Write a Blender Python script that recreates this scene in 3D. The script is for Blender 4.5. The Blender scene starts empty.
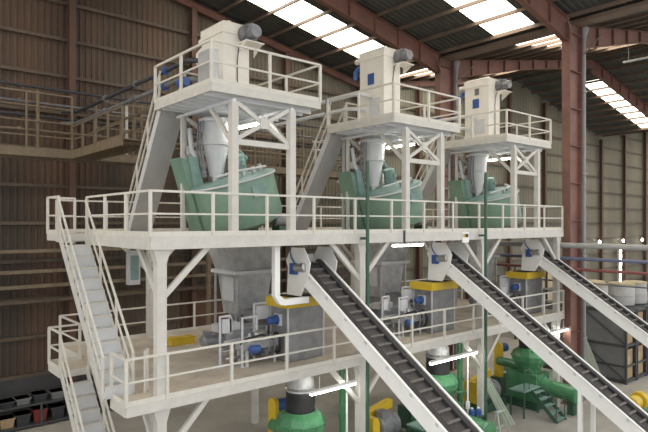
import bpy, math, random
from mathutils import Vector, Matrix
random.seed(7)
scene = bpy.context.scene
COL = scene.collection

# ------------------------------------------------------------------ camera, world, exposure
EYE = 8.6
cam_d = bpy.data.cameras.new('camera')
cam_d.sensor_width = 36.0
cam_d.lens = 31.44
cam_d.shift_y = 7.0 / 648.0
cam_d.clip_end = 400
cam = bpy.data.objects.new('camera', cam_d)
cam.location = (0, 0, EYE)
cam.rotation_euler = (math.radians(90), 0, math.radians(-40.6))
COL.objects.link(cam)
scene.camera = cam

world = bpy.data.worlds.new('overcast')
scene.world = world
world.use_nodes = True
bg = world.node_tree.nodes['Background']
bg.inputs['Color'].default_value = (0.985, 0.99, 1.0, 1)
bg.inputs['Strength'].default_value = 1.0

vs = scene.view_settings
vs.view_transform = 'Standard'
vs.look = 'None'
vs.exposure = 0.62
vs.gamma = 1.0
vs.use_curve_mapping = False
try:
    scene.cycles.use_denoising = True
    scene.cycles.max_bounces = 8
    scene.cycles.diffuse_bounces = 5
except Exception:
    pass

# ------------------------------------------------------------------ levels and grid
L1, L2, L3 = 4.32, 8.275, 12.23          # lower deck, upper deck, filter platforms
YF, YB = 12.95, 20.6                      # front and back edge of the decks
S = 6.92                                  # spacing of the three production units
XV, SPAN, SLOPE, ZE = 27.0, 18.6, 0.187, EYE + 9.5   # roof valley, half span, pitch, valley height
YW = 27.9                                 # gable wall


def roof_z(x):
    d = abs(((x - XV + SPAN) % (2 * SPAN)) - SPAN)
    return ZE + SLOPE * d


# ------------------------------------------------------------------ materials
def mat(name, col, rough=0.6, metal=0.0, var=0.0, scale=3.0, col2=None, stretch=(1, 1, 1), bump=0.0, emit=None, spec=None, alpha_tr=0.0):
    m = bpy.data.materials.new(name)
    m.use_nodes = True
    nt = m.node_tree
    b = nt.nodes['Principled BSDF']
    b.inputs['Base Color'].default_value = (*col, 1)
    b.inputs['Roughness'].default_value = rough
    b.inputs['Metallic'].default_value = metal
    if spec is not None:
        b.inputs['Specular IOR Level'].default_value = spec
    if emit:
        b.inputs['Emission Color'].default_value = (*emit[0], 1)
        b.inputs['Emission Strength'].default_value = emit[1]
    if var > 0 or col2 or bump > 0:
        tc = nt.nodes.new('ShaderNodeTexCoord')
        mp = nt.nodes.new('ShaderNodeMapping')
        mp.inputs['Scale'].default_value = stretch
        nz = nt.nodes.new('ShaderNodeTexNoise')
        nz.inputs['Scale'].default_value = scale
        nz.inputs['Detail'].default_value = 6
        nz.inputs['Roughness'].default_value = 0.62
        nt.links.new(tc.outputs['Object'], mp.inputs['Vector'])
        nt.links.new(mp.outputs['Vector'], nz.inputs['Vector'])
        if var > 0 or col2:
            rp = nt.nodes.new('ShaderNodeValToRGB')
            c2 = col2 or tuple(max(0, c * (1 - var)) for c in col)
            rp.color_ramp.elements[0].position = 0.33
            rp.color_ramp.elements[0].color = (*c2, 1)
            rp.color_ramp.elements[1].position = 0.62
            rp.color_ramp.elements[1].color = (*col, 1)
            nt.links.new(nz.outputs['Fac'], rp.inputs['Fac'])
            nt.links.new(rp.outputs['Color'], b.inputs['Base Color'])
        if bump > 0:
            bp = nt.nodes.new('ShaderNodeBump')
            bp.inputs['Strength'].default_value = bump
            nt.links.new(nz.outputs['Fac'], bp.inputs['Height'])
            nt.links.new(bp.outputs['Normal'], b.inputs['Normal'])
    return m


MAT = {
    'cream': mat('cream_paint', (0.62, 0.60, 0.555), 0.5, var=0.12, scale=2.2),
    'rail': mat('cream_rail_paint', (0.67, 0.645, 0.58), 0.5, var=0.10, scale=4),
    'towerw': mat('collector_paint', (0.80, 0.76, 0.68), 0.5, var=0.08, scale=2),
    'grey': mat('grey_paint', (0.42, 0.42, 0.42), 0.5, var=0.12, scale=2),
    'joist': mat('pale_grey_paint', (0.60, 0.61, 0.62), 0.5, var=0.1, scale=2),
    'tread': mat('tread_steel', (0.50, 0.50, 0.50), 0.55, var=0.2, scale=5),
    'soffit': mat('soffit_paint', (0.74, 0.76, 0.79), 0.5, var=0.06, scale=2),
    'deck': mat('dusty_deck', (0.60, 0.53, 0.44), 0.85, scale=1.3, col2=(0.46, 0.40, 0.33)),
    'galv': mat('galvanised', (0.52, 0.53, 0.535), 0.45, 0.3, scale=3.5, col2=(0.37, 0.38, 0.39)),
    'dgalv': mat('dull_steel', (0.31, 0.31, 0.31), 0.5, 0.3, scale=3.0, col2=(0.22, 0.22, 0.225)),
    'steel': mat('bare_steel', (0.5, 0.5, 0.5), 0.35, 0.8, var=0.2, scale=6),
    'seagreen': mat('sea_green_paint', (0.185, 0.30, 0.228), 0.4, var=0.18, scale=2.0),
    'teal': mat('teal_paint', (0.22, 0.34, 0.31), 0.45, var=0.2, scale=3),
    'dgreen': mat('dark_green_paint', (0.045, 0.11, 0.07), 0.45, var=0.2, scale=3),
    'green': mat('machine_green', (0.085, 0.27, 0.125), 0.35, var=0.28, scale=3),
    'yellow': mat('yellow_paint', (0.72, 0.50, 0.035), 0.45, var=0.12, scale=4),
    'white': mat('white_paint', (0.88, 0.88, 0.86), 0.4, var=0.05, scale=3),
    'belt': mat('belt_rubber', (0.035, 0.033, 0.035), 0.7, var=0.3, scale=8),
    'pocket': mat('dusty_belt', (0.085, 0.076, 0.072), 0.8, var=0.35, scale=5),
    'cleat': mat('cleat_rubber', (0.15, 0.135, 0.125), 0.75, var=0.3, scale=8),
    'black': mat('black_rubber', (0.02, 0.02, 0.022), 0.6, var=0.3, scale=6),
    'red': mat('red_oxide_paint', (0.215, 0.105, 0.082), 0.6, scale=0.9, col2=(0.15, 0.074, 0.058)),
    'wallcol': mat('brown_steel', (0.105, 0.060, 0.042), 0.65, scale=1.2, col2=(0.10, 0.05, 0.035)),
    'girt': mat('girt_steel', (0.12, 0.088, 0.062), 0.65, scale=1.2, col2=(0.08, 0.058, 0.042)),
    'purlin': mat('purlin_steel', (0.22, 0.16, 0.12), 0.6, scale=1.0, col2=(0.16, 0.11, 0.085)),
    'catwalk': mat('tan_steel', (0.215, 0.165, 0.108), 0.6, scale=2.0, col2=(0.15, 0.115, 0.075)),
    'roof': mat('roof_sheet', (0.085, 0.085, 0.078), 0.7, scale=0.5, col2=(0.055, 0.055, 0.05)),
    'sky': mat('skylight_sheet', (0.8, 0.78, 0.7), 0.5, emit=((1.0, 0.93, 0.78), 3.6)),
    'lamp': mat('lamp_tube', (0.9, 0.9, 0.88), 0.4, emit=((1.0, 0.97, 0.88), 17.0)),
    'plinth': mat('plinth_concrete', (0.075, 0.075, 0.075), 0.85, scale=0.8, col2=(0.05, 0.05, 0.052)),
    'pipeg': mat('pipe_grey', (0.20, 0.20, 0.21), 0.5, 0.3, var=0.3, scale=4),
    'dpipe': mat('pipe_dark', (0.07, 0.07, 0.08), 0.5, 0.3, var=0.3, scale=4),
    'downpipe': mat('pvc_grey', (0.25, 0.26, 0.27), 0.5, var=0.15, scale=1),
    'blue': mat('blue_paint', (0.045, 0.11, 0.33), 0.4, var=0.2, scale=4),
    'motor': mat('motor_grey', (0.27, 0.275, 0.29), 0.45, 0.2, var=0.3, scale=5),
    'carton': mat('cardboard', (0.40, 0.29, 0.16), 0.85, var=0.2, scale=3),
    'tan': mat('tan_board', (0.48, 0.40, 0.26), 0.8, var=0.2, scale=2),
    'rackm': mat('rack_steel', (0.075, 0.08, 0.085), 0.55, 0.2, var=0.2, scale=3),
    'rackp': mat('rack_panel', (0.20, 0.205, 0.21), 0.6, 0.1, var=0.2, scale=1.2),
    'drum': mat('drum_pale', (0.42, 0.42, 0.41), 0.6, var=0.15, scale=2),
    'palegreen': mat('pale_green_board', (0.50, 0.56, 0.47), 0.6, var=0.12, scale=3),
    'junk': mat('dark_plastic', (0.045, 0.045, 0.05), 0.6, var=0.3, scale=4),
    'redbox': mat('red_plastic', (0.22, 0.035, 0.03), 0.5, var=0.2, scale=4),
    'pipered': mat('red_pipe', (0.28, 0.09, 0.08), 0.5, var=0.2, scale=2),
    'pipeblue': mat('blue_pipe', (0.17, 0.19, 0.30), 0.5, var=0.2, scale=2),
    'brown': mat('brown_panel', (0.14, 0.065, 0.04), 0.7, var=0.3, scale=1.5),
}


def floor_mat():
    m = mat('concrete_floor', (0.42, 0.40, 0.36), 0.75, scale=0.35, col2=(0.29, 0.275, 0.25))
    return m


def clad_mat():
    m = bpy.data.materials.new('cladding_paint')
    m.use_nodes = True
    nt = m.node_tree
    b = nt.nodes['Principled BSDF']
    b.inputs['Roughness'].default_value = 0.65
    tc = nt.nodes.new('ShaderNodeTexCoord')
    sp = nt.nodes.new('ShaderNodeSeparateXYZ')
    nt.links.new(tc.outputs['Object'], sp.inputs[0])
    nz = nt.nodes.new('ShaderNodeTexNoise')
    nz.inputs['Scale'].default_value = 0.28
    nz.inputs['Detail'].default_value = 3
    nt.links.new(tc.outputs['Object'], nz.inputs['Vector'])
    # colour along X: reddish brown towards one end of the hall, olive grey further along
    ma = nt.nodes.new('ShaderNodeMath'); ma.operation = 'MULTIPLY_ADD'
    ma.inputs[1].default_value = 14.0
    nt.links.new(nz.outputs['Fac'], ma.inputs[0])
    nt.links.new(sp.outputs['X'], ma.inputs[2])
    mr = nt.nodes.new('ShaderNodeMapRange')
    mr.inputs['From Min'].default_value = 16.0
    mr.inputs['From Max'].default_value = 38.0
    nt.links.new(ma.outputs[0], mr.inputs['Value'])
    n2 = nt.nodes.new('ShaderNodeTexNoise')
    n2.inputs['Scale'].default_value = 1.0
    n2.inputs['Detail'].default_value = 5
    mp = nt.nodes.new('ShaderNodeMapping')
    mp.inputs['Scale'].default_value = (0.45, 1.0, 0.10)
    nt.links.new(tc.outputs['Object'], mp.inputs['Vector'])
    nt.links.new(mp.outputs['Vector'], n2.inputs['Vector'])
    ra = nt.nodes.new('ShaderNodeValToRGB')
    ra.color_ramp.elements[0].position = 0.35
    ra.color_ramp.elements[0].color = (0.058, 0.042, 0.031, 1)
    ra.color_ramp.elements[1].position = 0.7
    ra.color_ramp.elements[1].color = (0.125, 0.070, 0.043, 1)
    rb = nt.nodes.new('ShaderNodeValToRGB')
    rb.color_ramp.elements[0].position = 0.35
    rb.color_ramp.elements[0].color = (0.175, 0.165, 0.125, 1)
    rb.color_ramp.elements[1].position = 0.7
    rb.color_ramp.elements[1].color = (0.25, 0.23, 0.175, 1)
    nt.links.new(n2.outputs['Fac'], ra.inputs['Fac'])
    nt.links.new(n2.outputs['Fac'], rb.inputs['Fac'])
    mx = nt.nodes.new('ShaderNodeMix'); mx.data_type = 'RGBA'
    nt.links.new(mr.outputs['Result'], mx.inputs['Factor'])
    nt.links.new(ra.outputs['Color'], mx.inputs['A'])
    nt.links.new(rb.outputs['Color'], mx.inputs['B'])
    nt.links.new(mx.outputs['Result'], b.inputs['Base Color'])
    return m


# ------------------------------------------------------------------ building blocks
Z = Vector((0, 0, 1))


def frame_of(d, up=Z):
    d = d.normalized()
    if abs(d.dot(up)) > 0.97:
        up = Vector((0, 1, 0)) if abs(d.y) < 0.9 else Vector((1, 0, 0))
    r = d.cross(up).normalized()
    u = r.cross(d).normalized()
    return d, r, u


class MB:
    def __init__(self):
        self.v, self.f = [], []

    def quadset(self, vs, fs):
        o = len(self.v)
        self.v += [tuple(p) for p in vs]
        self.f += [tuple(i + o for i in f) for f in fs]
        return self

    def box(self, x0, x1, y0, y1, z0, z1):
        vs = [(x, y, z) for z in (z0, z1) for y in (y0, y1) for x in (x0, x1)]
        return self.quadset(vs, [(0, 2, 3, 1), (4, 5, 7, 6), (0, 1, 5, 4), (2, 6, 7, 3), (0, 4, 6, 2), (1, 3, 7, 5)])

    def beam(self, p, q, w, h, up=Z):
        p, q = Vector(p), Vector(q)
        d, r, u = frame_of(q - p, up)
        vs = []
        for c in (p, q):
            for a, b in ((-1, -1), (1, -1), (1, 1), (-1, 1)):
                vs.append(c + r * (a * w / 2) + u * (b * h / 2))
        return self.quadset(vs, [(3, 2, 1, 0), (4, 5, 6, 7), (0, 1, 5, 4), (1, 2, 6, 5), (2, 3, 7, 6), (3, 0, 4, 7)])

    def ibeam(self, p, q, w, h, t=0.02, up=Z):
        p, q = Vector(p), Vector(q)
        d, r, u = frame_of(q - p, up)
        self.beam(p + u * (h / 2 - t / 2), q + u * (h / 2 - t / 2), w, t, up)
        self.beam(p - u * (h / 2 - t / 2), q - u * (h / 2 - t / 2), w, t, up)
        self.beam(p, q, t, h - 2 * t, up)
        return self

    def cyl(self, p, q, r0, r1=None, n=16):
        p, q = Vector(p), Vector(q)
        r1 = r0 if r1 is None else r1
        d, r, u = frame_of(q - p)
        vs = []
        for c, rr in ((p, r0), (q, r1)):
            for k in range(n):
                a = 2 * math.pi * k / n
                vs.append(c + r * (math.cos(a) * rr) + u * (math.sin(a) * rr))
        fs = [(k, (k + 1) % n, n + (k + 1) % n, n + k) for k in range(n)]
        fs += [tuple(range(n - 1, -1, -1)), tuple(range(n, 2 * n))]
        return self.quadset(vs, fs)

    def lathe(self, p, axis, prof, n=24):
        """prof: list of (radius, distance along axis)"""
        p = Vector(p)
        d, r, u = frame_of(Vector(axis))
        vs = []
        for rr, t in prof:
            for k in range(n):
                a = 2 * math.pi * k / n
                vs.append(p + d * t + r * (math.cos(a) * rr) + u * (math.sin(a) * rr))
        fs = []
        for i in range(len(prof) - 1):
            for k in range(n):
                fs.append((i * n + k, i * n + (k + 1) % n, (i + 1) * n + (k + 1) % n, (i + 1) * n + k))
        fs.append(tuple(range(n - 1, -1, -1)))
        fs.append(tuple(range((len(prof) - 1) * n, len(prof) * n)))
        return self.quadset(vs, fs)

    def tube(self, pts, r, n=8):
        pts = [Vector(p) for p in pts]
        vs = []
        ref = None
        for i, p in enumerate(pts):
            if i == 0:
                d = pts[1] - p
            elif i == len(pts) - 1:
                d = p - pts[i - 1]
            else:
                d = (pts[i + 1] - p).normalized() + (p - pts[i - 1]).normalized()
            d.normalize()
            if ref is None:
                _, ref, _ = frame_of(d)
            ref = (ref - d * ref.dot(d)).normalized()
            u = d.cross(ref)
            for k in range(n):
                a = 2 * math.pi * k / n
                vs.append(p + ref * (math.cos(a) * r) + u * (math.sin(a) * r))
        fs = []
        for i in range(len(pts) - 1):
            for k in range(n):
                fs.append((i * n + k, i * n + (k + 1) % n, (i + 1) * n + (k + 1) % n, (i + 1) * n + k))
        fs.append(tuple(range(n - 1, -1, -1)))
        fs.append(tuple(range((len(pts) - 1) * n, len(pts) * n)))
        return self.quadset(vs, fs)

    def prism(self, poly, vec):
        poly = [Vector(p) for p in poly]
        vec = Vector(vec)
        n = len(poly)
        vs = poly + [p + vec for p in poly]
        fs = [tuple(range(n - 1, -1, -1)), tuple(range(n, 2 * n))]
        fs += [(k, (k + 1) % n, n + (k + 1) % n, n + k) for k in range(n)]
        return self.quadset(vs, fs)

    def torus(self, c, axis, R, r, n=20, m=8):
        c = Vector(c)
        d, a, b = frame_of(Vector(axis))
        vs, fs = [], []
        for i in range(n):
            t = 2 * math.pi * i / n
            e = a * math.cos(t) + b * math.sin(t)
            for j in range(m):
                s = 2 * math.pi * j / m
                vs.append(c + e * (R + r * math.cos(s)) + d * (r * math.sin(s)))
        for i in range(n):
            for j in range(m):
                fs.append((i * m + j, ((i + 1) % n) * m + j, ((i + 1) % n) * m + (j + 1) % m, i * m + (j + 1) % m))
        return self.quadset(vs, fs)

    def frustum(self, a, b):
        """a, b: (x0,x1,y0,y1,z) lower and upper rectangles"""
        vs = []
        for x0, x1, y0, y1, z in (a, b):
            vs += [(x0, y0, z), (x1, y0, z), (x1, y1, z), (x0, y1, z)]
        return self.quadset(vs, [(3, 2, 1, 0), (4, 5, 6, 7), (0, 1, 5, 4), (1, 2, 6, 5), (2, 3, 7, 6), (3, 0, 4, 7)])

    def build(self, name, m, parent=None, smooth=False, origin=None):
        me = bpy.data.meshes.new(name)
        o0 = Vector(origin) if origin is not None else (wl(parent) if parent else Vector((0, 0, 0)))
        me.from_pydata([tuple(Vector(p) - o0) for p in self.v], [], self.f)
        me.materials.append(MAT[m] if isinstance(m, str) else m)
        if smooth:
            me.shade_smooth()
            me.set_sharp_from_angle(angle=math.radians(38))
        me.update()
        o = bpy.data.objects.new(name, me)
        COL.objects.link(o)
        if parent:
            o.parent = parent
            o.location = o0 - wl(parent)
        else:
            o.location = o0
        return o


def wl(o):
    p = Vector((0, 0, 0))
    while o is not None:
        p = p + o.location
        o = o.parent
    return p


def tag(o, label, cat, group=None):
    o['label'] = label
    o['category'] = cat
    if group:
        o['group'] = group
    return o


def thing(name, label, cat, loc, group=None):
    o = bpy.data.objects.new(name, None)
    o.empty_display_size = 0.2
    COL.objects.link(o)
    o.location = loc
    return tag(o, label, cat, group)


def dup(root, off, label, parent=None):
    c = root.copy()
    COL.objects.link(c)
    if parent is None:
        c.location = Vector(root.location) + Vector(off)
        c['label'] = label
    else:
        c.parent = parent
    for ch in root.children:
        dup(ch, None, None, c)
    return c


_cache = {}


def bar(name, p, q, w, h, m, parent, up=Z):
    """a straight rectangular bar as its own object; equal bars share one mesh"""
    p, q = Vector(p), Vector(q)
    d = q - p
    key = (name, tuple(round(c, 4) for c in d), w, h, m)
    me = _cache.get(key)
    if me is None:
        b = MB().beam((0, 0, 0), d, w, h, up)
        me = bpy.data.meshes.new(name)
        me.from_pydata(b.v, [], b.f)
        me.materials.append(MAT[m])
        _cache[key] = me
    o = bpy.data.objects.new(name, me)
    COL.objects.link(o)
    o.parent = parent
    o.location = p - wl(parent)
    return o


def guardrail(parent, a, b, z, m='rail', h=1.1, n=None, levels=(0.55,), toe=0.12, ends=(True, True), pw=0.07, rw=0.055, out=0.0):
    a, b = Vector((a[0], a[1], z)), Vector((b[0], b[1], z))
    L = (b - a).length
    n = n or max(1, round(L / 1.75))
    top = MB().beam(a + Z * h, b + Z * h, rw, rw).build('guardrail', m, parent)
    for lv in levels:
        bar('mid_rail', a + Z * lv, b + Z * lv, rw * 0.8, rw * 0.8, m, top)
    if toe:
        bar('toe_board', a + Z * toe / 2, b + Z * toe / 2, 0.012, toe, m, top)
    for k in range(n + 1):
        if (k == 0 and not ends[0]) or (k == n and not ends[1]):
            continue
        p = a.lerp(b, k / n)
        bar('post', p, p + Z * h, pw, pw, m, top)
    return top


def stair(name, label, x0, x1, ytop, ztop, ybot, zbot, steps, loc, soffit=False, sm='cream', rm='rail', group=None, rail_h=1.0, risers=True):
    t = thing(name, label, 'stairs', loc, group)
    a, b = Vector((0, ytop, ztop)), Vector((0, ybot, zbot))
    d = b - a
    nrm = Vector((0, -d.z, d.y)).normalized()
    if nrm.z < 0:
        nrm = -nrm
    for x in (x0, x1):
        e = Vector((x, 0, 0))
        MB().prism([a + e + nrm * 0.10, b + e + nrm * 0.10, b + e - nrm * 0.14, a + e - nrm * 0.14], (0.03 if x == x0 else -0.03, 0, 0)).build('stringer', sm, t)
    for k in range(1, steps):
        p = a.lerp(b, k / steps)
        run = abs(d.y) / steps
        sgn = 1 if d.y > 0 else -1
        bx = MB()
        bx.box(x0 + 0.03, x1 - 0.03, min(p.y, p.y + sgn * run), max(p.y, p.y + sgn * run) + 0.0, p.z - 0.03, p.z)
        tr = bx.build('tread', 'tread', t)
        if risers:
            y = p.y + sgn * run
            MB().box(x0 + 0.03, x1 - 0.03, y - 0.02, y + 0.02, p.z - 0.05, p.z + 0.004).build('nosing', sm, tr)
            MB().box(x0 + 0.03, x1 - 0.03, y - 0.012, y + 0.0, p.z - abs(d.z) / steps, p.z - 0.03).build('riser', 'joist', t)
    if soffit:
        MB().prism([a + Vector((x0, 0, 0)) - nrm * 0.15, b + Vector((x0, 0, 0)) - nrm * 0.15, b + Vector((x0, 0, 0)) - nrm * 0.16, a + Vector((x0, 0, 0)) - nrm * 0.16], (x1 - x0, 0, 0)).build('soffit_plate', 'grey', t)
    for x in (x0, x1):
        e = Vector((x, 0, 0))
        h = MB().beam(a + e + Z * rail_h, b + e + Z * rail_h, 0.05, 0.05).build('handrail', rm, t)
        bar('mid_rail', a + e + Z * rail_h * 0.5, b + e + Z * rail_h * 0.5, 0.04, 0.04, rm, h)
        for f in (0.03, 0.35, 0.68, 0.99):
            p = a.lerp(b, f) + e
            bar('post', p, p + Z * rail_h, 0.055, 0.055, rm, h)
    return t


UN = ['left unit nearest the stairs', 'middle unit', 'far unit beside the red column']

# ------------------------------------------------------------------ the hall: floor, gable wall, roof
fl = MB().box(-70, 130, -50, YW, -0.2, 0.0).build('floor', floor_mat())
fl['kind'] = 'structure'

xs, prof = -14.0, []
while xs < 100:
    for dx, dy in ((0, 0), (0.10, 0), (0.14, 0.05), (0.24, 0.05)):
        prof.append((xs + dx, YW + dy))
    xs += 0.28
wb = MB()
vv, ff = [], []
for x, y in prof:
    vv += [(x, y, 1.8), (x, y, roof_z(x) + 0.23)]
for i in range(len(prof) - 1):
    ff.append((2 * i, 2 * i + 2, 2 * i + 3, 2 * i + 1))
wb.quadset(vv, ff)
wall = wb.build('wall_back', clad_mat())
wall['kind'] = 'structure'
MB().box(-14, 100, YW - 0.12, YW + 0.1, 0, 1.8).build('plinth', 'plinth', wall)
zz = 1.85
while zz < 20.5:
    # each girt runs as far as it stays below the roof
    seg = []
    x = -14.0
    st = None
    while x <= 100:
        ok = roof_z(x) > zz + 0.25
        if ok and st is None:
            st = x
        if (not ok or x >= 99.9) and st is not None:
            seg.append((st, x)); st = None
        x += 0.1
    for s0, s1 in seg:
        g = MB()
        g.box(s0, s1, YW - 0.16, YW - 0.02, zz, zz + 0.02)
        g.box(s0, s1, YW - 0.16, YW - 0.14, zz - 0.13, zz)
        g.build('girt', 'girt', wall)
    zz += 1.7
for k in range(-3, 14):
    x = 27.0 - 0.0 + (k - 3) * 6.2 - 0.2
    zt = roof_z(x) - 0.3
    MB().ibeam((x, YW - 0.34, 0), (x, YW - 0.34, zt), 0.30, 0.34, 0.03, up=Vector((0, 1, 0))).build('wall_column', 'wallcol', wall)

# roof
ceil = bpy.data.objects.new('ceiling', None)
COL.objects.link(ceil)
ceil['kind'] = 'structure'
ceil.location = (XV, 10, ZE)
STRIPS_A = ((6.6, 8.8), (14.5, 16.8), (22.7, 25.2))      # translucent strips, first hall and rising slopes
STRIPS_C = ((6.6, 8.8), (14.5, 17.4), (22.7, 26.4))      # rising slope of the second hall
STRIPS_B = ((6.6, 8.8), (13.2, 15.4), (20.9, 23.2))      # far slope of the second hall
Y0R = 2.0
slopes = []
k = -2
while XV + k * SPAN < 100:
    slopes.append((XV + k * SPAN, XV + (k + 1) * SPAN))
    k += 1


def corr_sheet(x0, x1, y0, y1):
    pts = []
    y = y0
    while y < y1 - 0.02:
        for dy, dz in ((0, 0), (0.12, 0), (0.17, 0.045), (0.27, 0.045)):
            if y + dy < y1:
                pts.append((y + dy, dz))
        y += 0.32
    pts.append((y1, 0))
    vv, ff = [], []
    for y, dz in pts:
        vv += [(x0, y, roof_z(x0) + 0.22 + dz), (x1, y, roof_z(x1) + 0.22 + dz)]
    for i in range(len(pts) - 1):
        ff.append((2 * i, 2 * i + 1, 2 * i + 3, 2 * i + 2))
    return MB().quadset(vv, ff)


for (a, b) in slopes:
    a2, b2 = a + 1e-4, b - 1e-4
    rise = roof_z(b - 0.01) > roof_z(a + 0.01)
    STRIPS = STRIPS_B if a > 45 else (STRIPS_C if rise and a > 20 else STRIPS_A)
    ys = [Y0R] + [y for st_ in STRIPS for y in st_] + [YW + 0.3]
    for (y0, y1) in zip(ys[0::2], ys[1::2]):
        corr_sheet(a2, b2, y0, y1).build('roof_sheet', 'roof', ceil)
    lo, hi = (a, b)
    npur = 11
    px = [a + (b - a) * (i + 0.5) / npur for i in range(npur)]
    rising = roof_z(b2) > roof_z(a2)
    for i, x in enumerate(px):
        z = roof_z(x)
        p = MB()
        p.box(x - 0.015, x + 0.015, Y0R, YW, z, z + 0.20)
        p.box(x - 0.09, x + 0.015, Y0R, YW, z, z + 0.018)
        p.build('purlin', 'purlin', ceil)
    for (y0, y1) in STRIPS:
        # translucent sheets over the middle of the slope, opaque ones at ridge and valley
        edges = [a2] + px + [b2]
        for i in range(len(edges) - 1):
            x0, x1 = edges[i] + 0.004, edges[i + 1] - 0.004
            frm = min(abs((x0 + x1) / 2 - XV) % (2 * SPAN), 2 * SPAN - abs((x0 + x1) / 2 - XV) % (2 * SPAN))
            lit = 1.6 < frm < 14.5
            q = MB()
            za, zb = roof_z(x0) + 0.22, roof_z(x1) + 0.22
            q.quadset([(x0, y0, za), (x1, y0, zb), (x1, y1, zb), (x0, y1, za),
                       (x0, y0, za + 0.02), (x1, y0, zb + 0.02), (x1, y1, zb + 0.02), (x0, y1, za + 0.02)],
                      [(3, 2, 1, 0), (4, 5, 6, 7), (0, 1, 5, 4), (1, 2, 6, 5), (2, 3, 7, 6), (3, 0, 4, 7)])
            q.build('skylight_pane' if lit else 'roof_pane', 'sky' if lit else 'roof', ceil)

# valley gutter
MB().box(XV - 0.35, XV + 0.35, Y0R, YW, ZE + 0.02, ZE + 0.2).build('valley_gutter', 'purlin', ceil)


# ------------------------------------------------------------------ portal frames
def rafter(y, xa, xb, label):
    """plate girder under the roof slope from valley xa to ridge xb, deep haunch at the valley"""
    r = thing('roof_rafter', label, 'beam', ((xa + xb) / 2, y, roof_z((xa + xb) / 2) - 0.6), 'red roof rafters')
    sg = 1 if xb > xa else -1
    x0 = xa + (sg * 0.45 if sg > 0 else -0.82)

    def depth(x):
        f = min(1.0, abs(x - xa) / 8.0)
        return 1.12 - (0.48 if sg > 0 else 0.25) * f
    N = 10
    xsamp = [x0 + (xb - x0) * i / N for i in range(N + 1)]
    top = [(x, roof_z(x + (-sg * 1e-4 if x == xb else 0)) - 0.0) for x in xsamp]
    bot = [(x, z - depth(x)) for x, z in top]
    MB().prism([(x, y - 0.012, z) for x, z in top] + [(x, y - 0.012, z) for x, z in reversed(bot)], (0, 0.024, 0)).build('web', 'red', r)
    for nm, ln in (('top_flange', top), ('bottom_flange', bot)):
        m = MB()
        for i in range(N):
            (xa_, za_), (xb_, zb_) = ln[i], ln[i + 1]
            dz = -0.03 if nm == 'top_flange' else 0
            m.prism([(xa_, y - 0.15, za_ + dz), (xb_, y - 0.15, zb_ + dz), (xb_, y - 0.15, zb_ + dz + 0.03), (xa_, y - 0.15, za_ + dz + 0.03)], (0, 0.30, 0))
        m.build(nm, 'red', r)
    for i in range(1, N):
        x, z = top[i]
        MB().box(x - 0.01, x + 0.01, y - 0.14, y + 0.14, bot[i][1] + 0.03, z - 0.03).build('stiffener', 'red', r)
    return r


def red_column(y, label):
    xc = XV - 0.3
    c = thing('steel_column', label, 'column', (xc, y, 0), 'red columns under the roof valley')
    zt = ZE - 0.02
    w0, w1 = 0.50, 0.62
    MB().prism([(xc - w0, y - 0.012, 0), (xc + w0, y - 0.012, 0), (xc + w1, y - 0.012, zt), (xc - w1, y - 0.012, zt)], (0, 0.024, 0)).build('web', 'red', c)
    for s in (-1, 1):
        MB().prism([(xc + s * w0, y - 0.2, 0), (xc + s * (w0 + 0.035), y - 0.2, 0), (xc + s * (w1 + 0.035), y - 0.2, zt), (xc + s * w1, y - 0.2, zt)], (0, 0.4, 0)).build('flange', 'red', c)
    zz = 1.6
    while zz < zt - 0.4:
        ww = w0 + (w1 - w0) * zz / zt
        MB().box(xc - ww, xc + ww, y - 0.17, y + 0.17, zz - 0.012, zz + 0.012).build('stiffener', 'red', c)
        zz += 1.78
    MB().box(xc - 0.6, xc + 0.6, y - 0.3, y + 0.3, 0, 0.03).build('base_plate', 'red', c)
    return c


FY = (12.86, 20.4)
FN = ('nearer frame', 'farther frame')
for y, nm in zip(FY, FN):
    rafter(y, XV, XV - SPAN, 'deep red steel roof rafter left of the valley, %s' % nm)
    rafter(y, XV, XV + SPAN, 'deep red steel roof rafter right of the valley, %s' % nm)
    rafter(y, XV + 2 * SPAN, XV + SPAN, 'distant red roof rafter beyond the second ridge, %s' % nm)
    red_column(y, 'red steel column with stiffener plates, %s' % ('at the right end of the decks' if y < 15 else 'behind the far filter tower'))
    dp = thing('downpipe', 'grey round rainwater downpipe beside the %s red column' % ('front' if y < 15 else 'rear'), 'pipe', (XV + 0.62, y - 0.1, 0), 'rainwater downpipes')
    MB().cyl((XV + 0.62, y - 0.12, 0), (XV + 0.62, y - 0.12, ZE - 0.25), 0.11, n=14).build('pipe', 'downpipe', dp, True)
    MB().lathe((XV + 0.62, y - 0.12, ZE - 0.6), (0, 0, 1), [(0.13, 0), (0.13, 0.2), (0.24, 0.5), (0.24, 0.6)]).build('hopper_head', 'downpipe', dp, True)
    for z in (3, 7, 11, 15):
        MB().box(XV + 0.33, XV + 0.75, y - 0.25, y - 0.23, z - 0.04, z + 0.04).build('bracket', 'downpipe', dp)
for s in (-1, 1):
    MB().ibeam((XV + s * 0.05, YW - 0.32, ZE - 0.2), (XV + s * SPAN, YW - 0.32, roof_z(XV + SPAN) - 0.2), 0.2, 0.4, 0.02).build('gable_rafter', 'red', wall)
# wind bracing near the valley column heads
for y, nm in zip(FY, FN):
    for s, sn in ((-1, 'left'), (1, 'right')):
        w = MB().tube([(XV + (-0.6 if s < 0 else 0.45), y - 0.24, ZE - 1.3), (XV + s * 1.8, y - 0.5, ZE - 0.1)], 0.03, 6).build('knee_strut', 'purlin')
        tag(w, 'thin %s strut at the head of the red column, %s' % (sn, nm), 'strut', 'struts at the column heads')

# ------------------------------------------------------------------ decks
CX = (5.95, 12.75, 19.5, 25.6)


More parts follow.
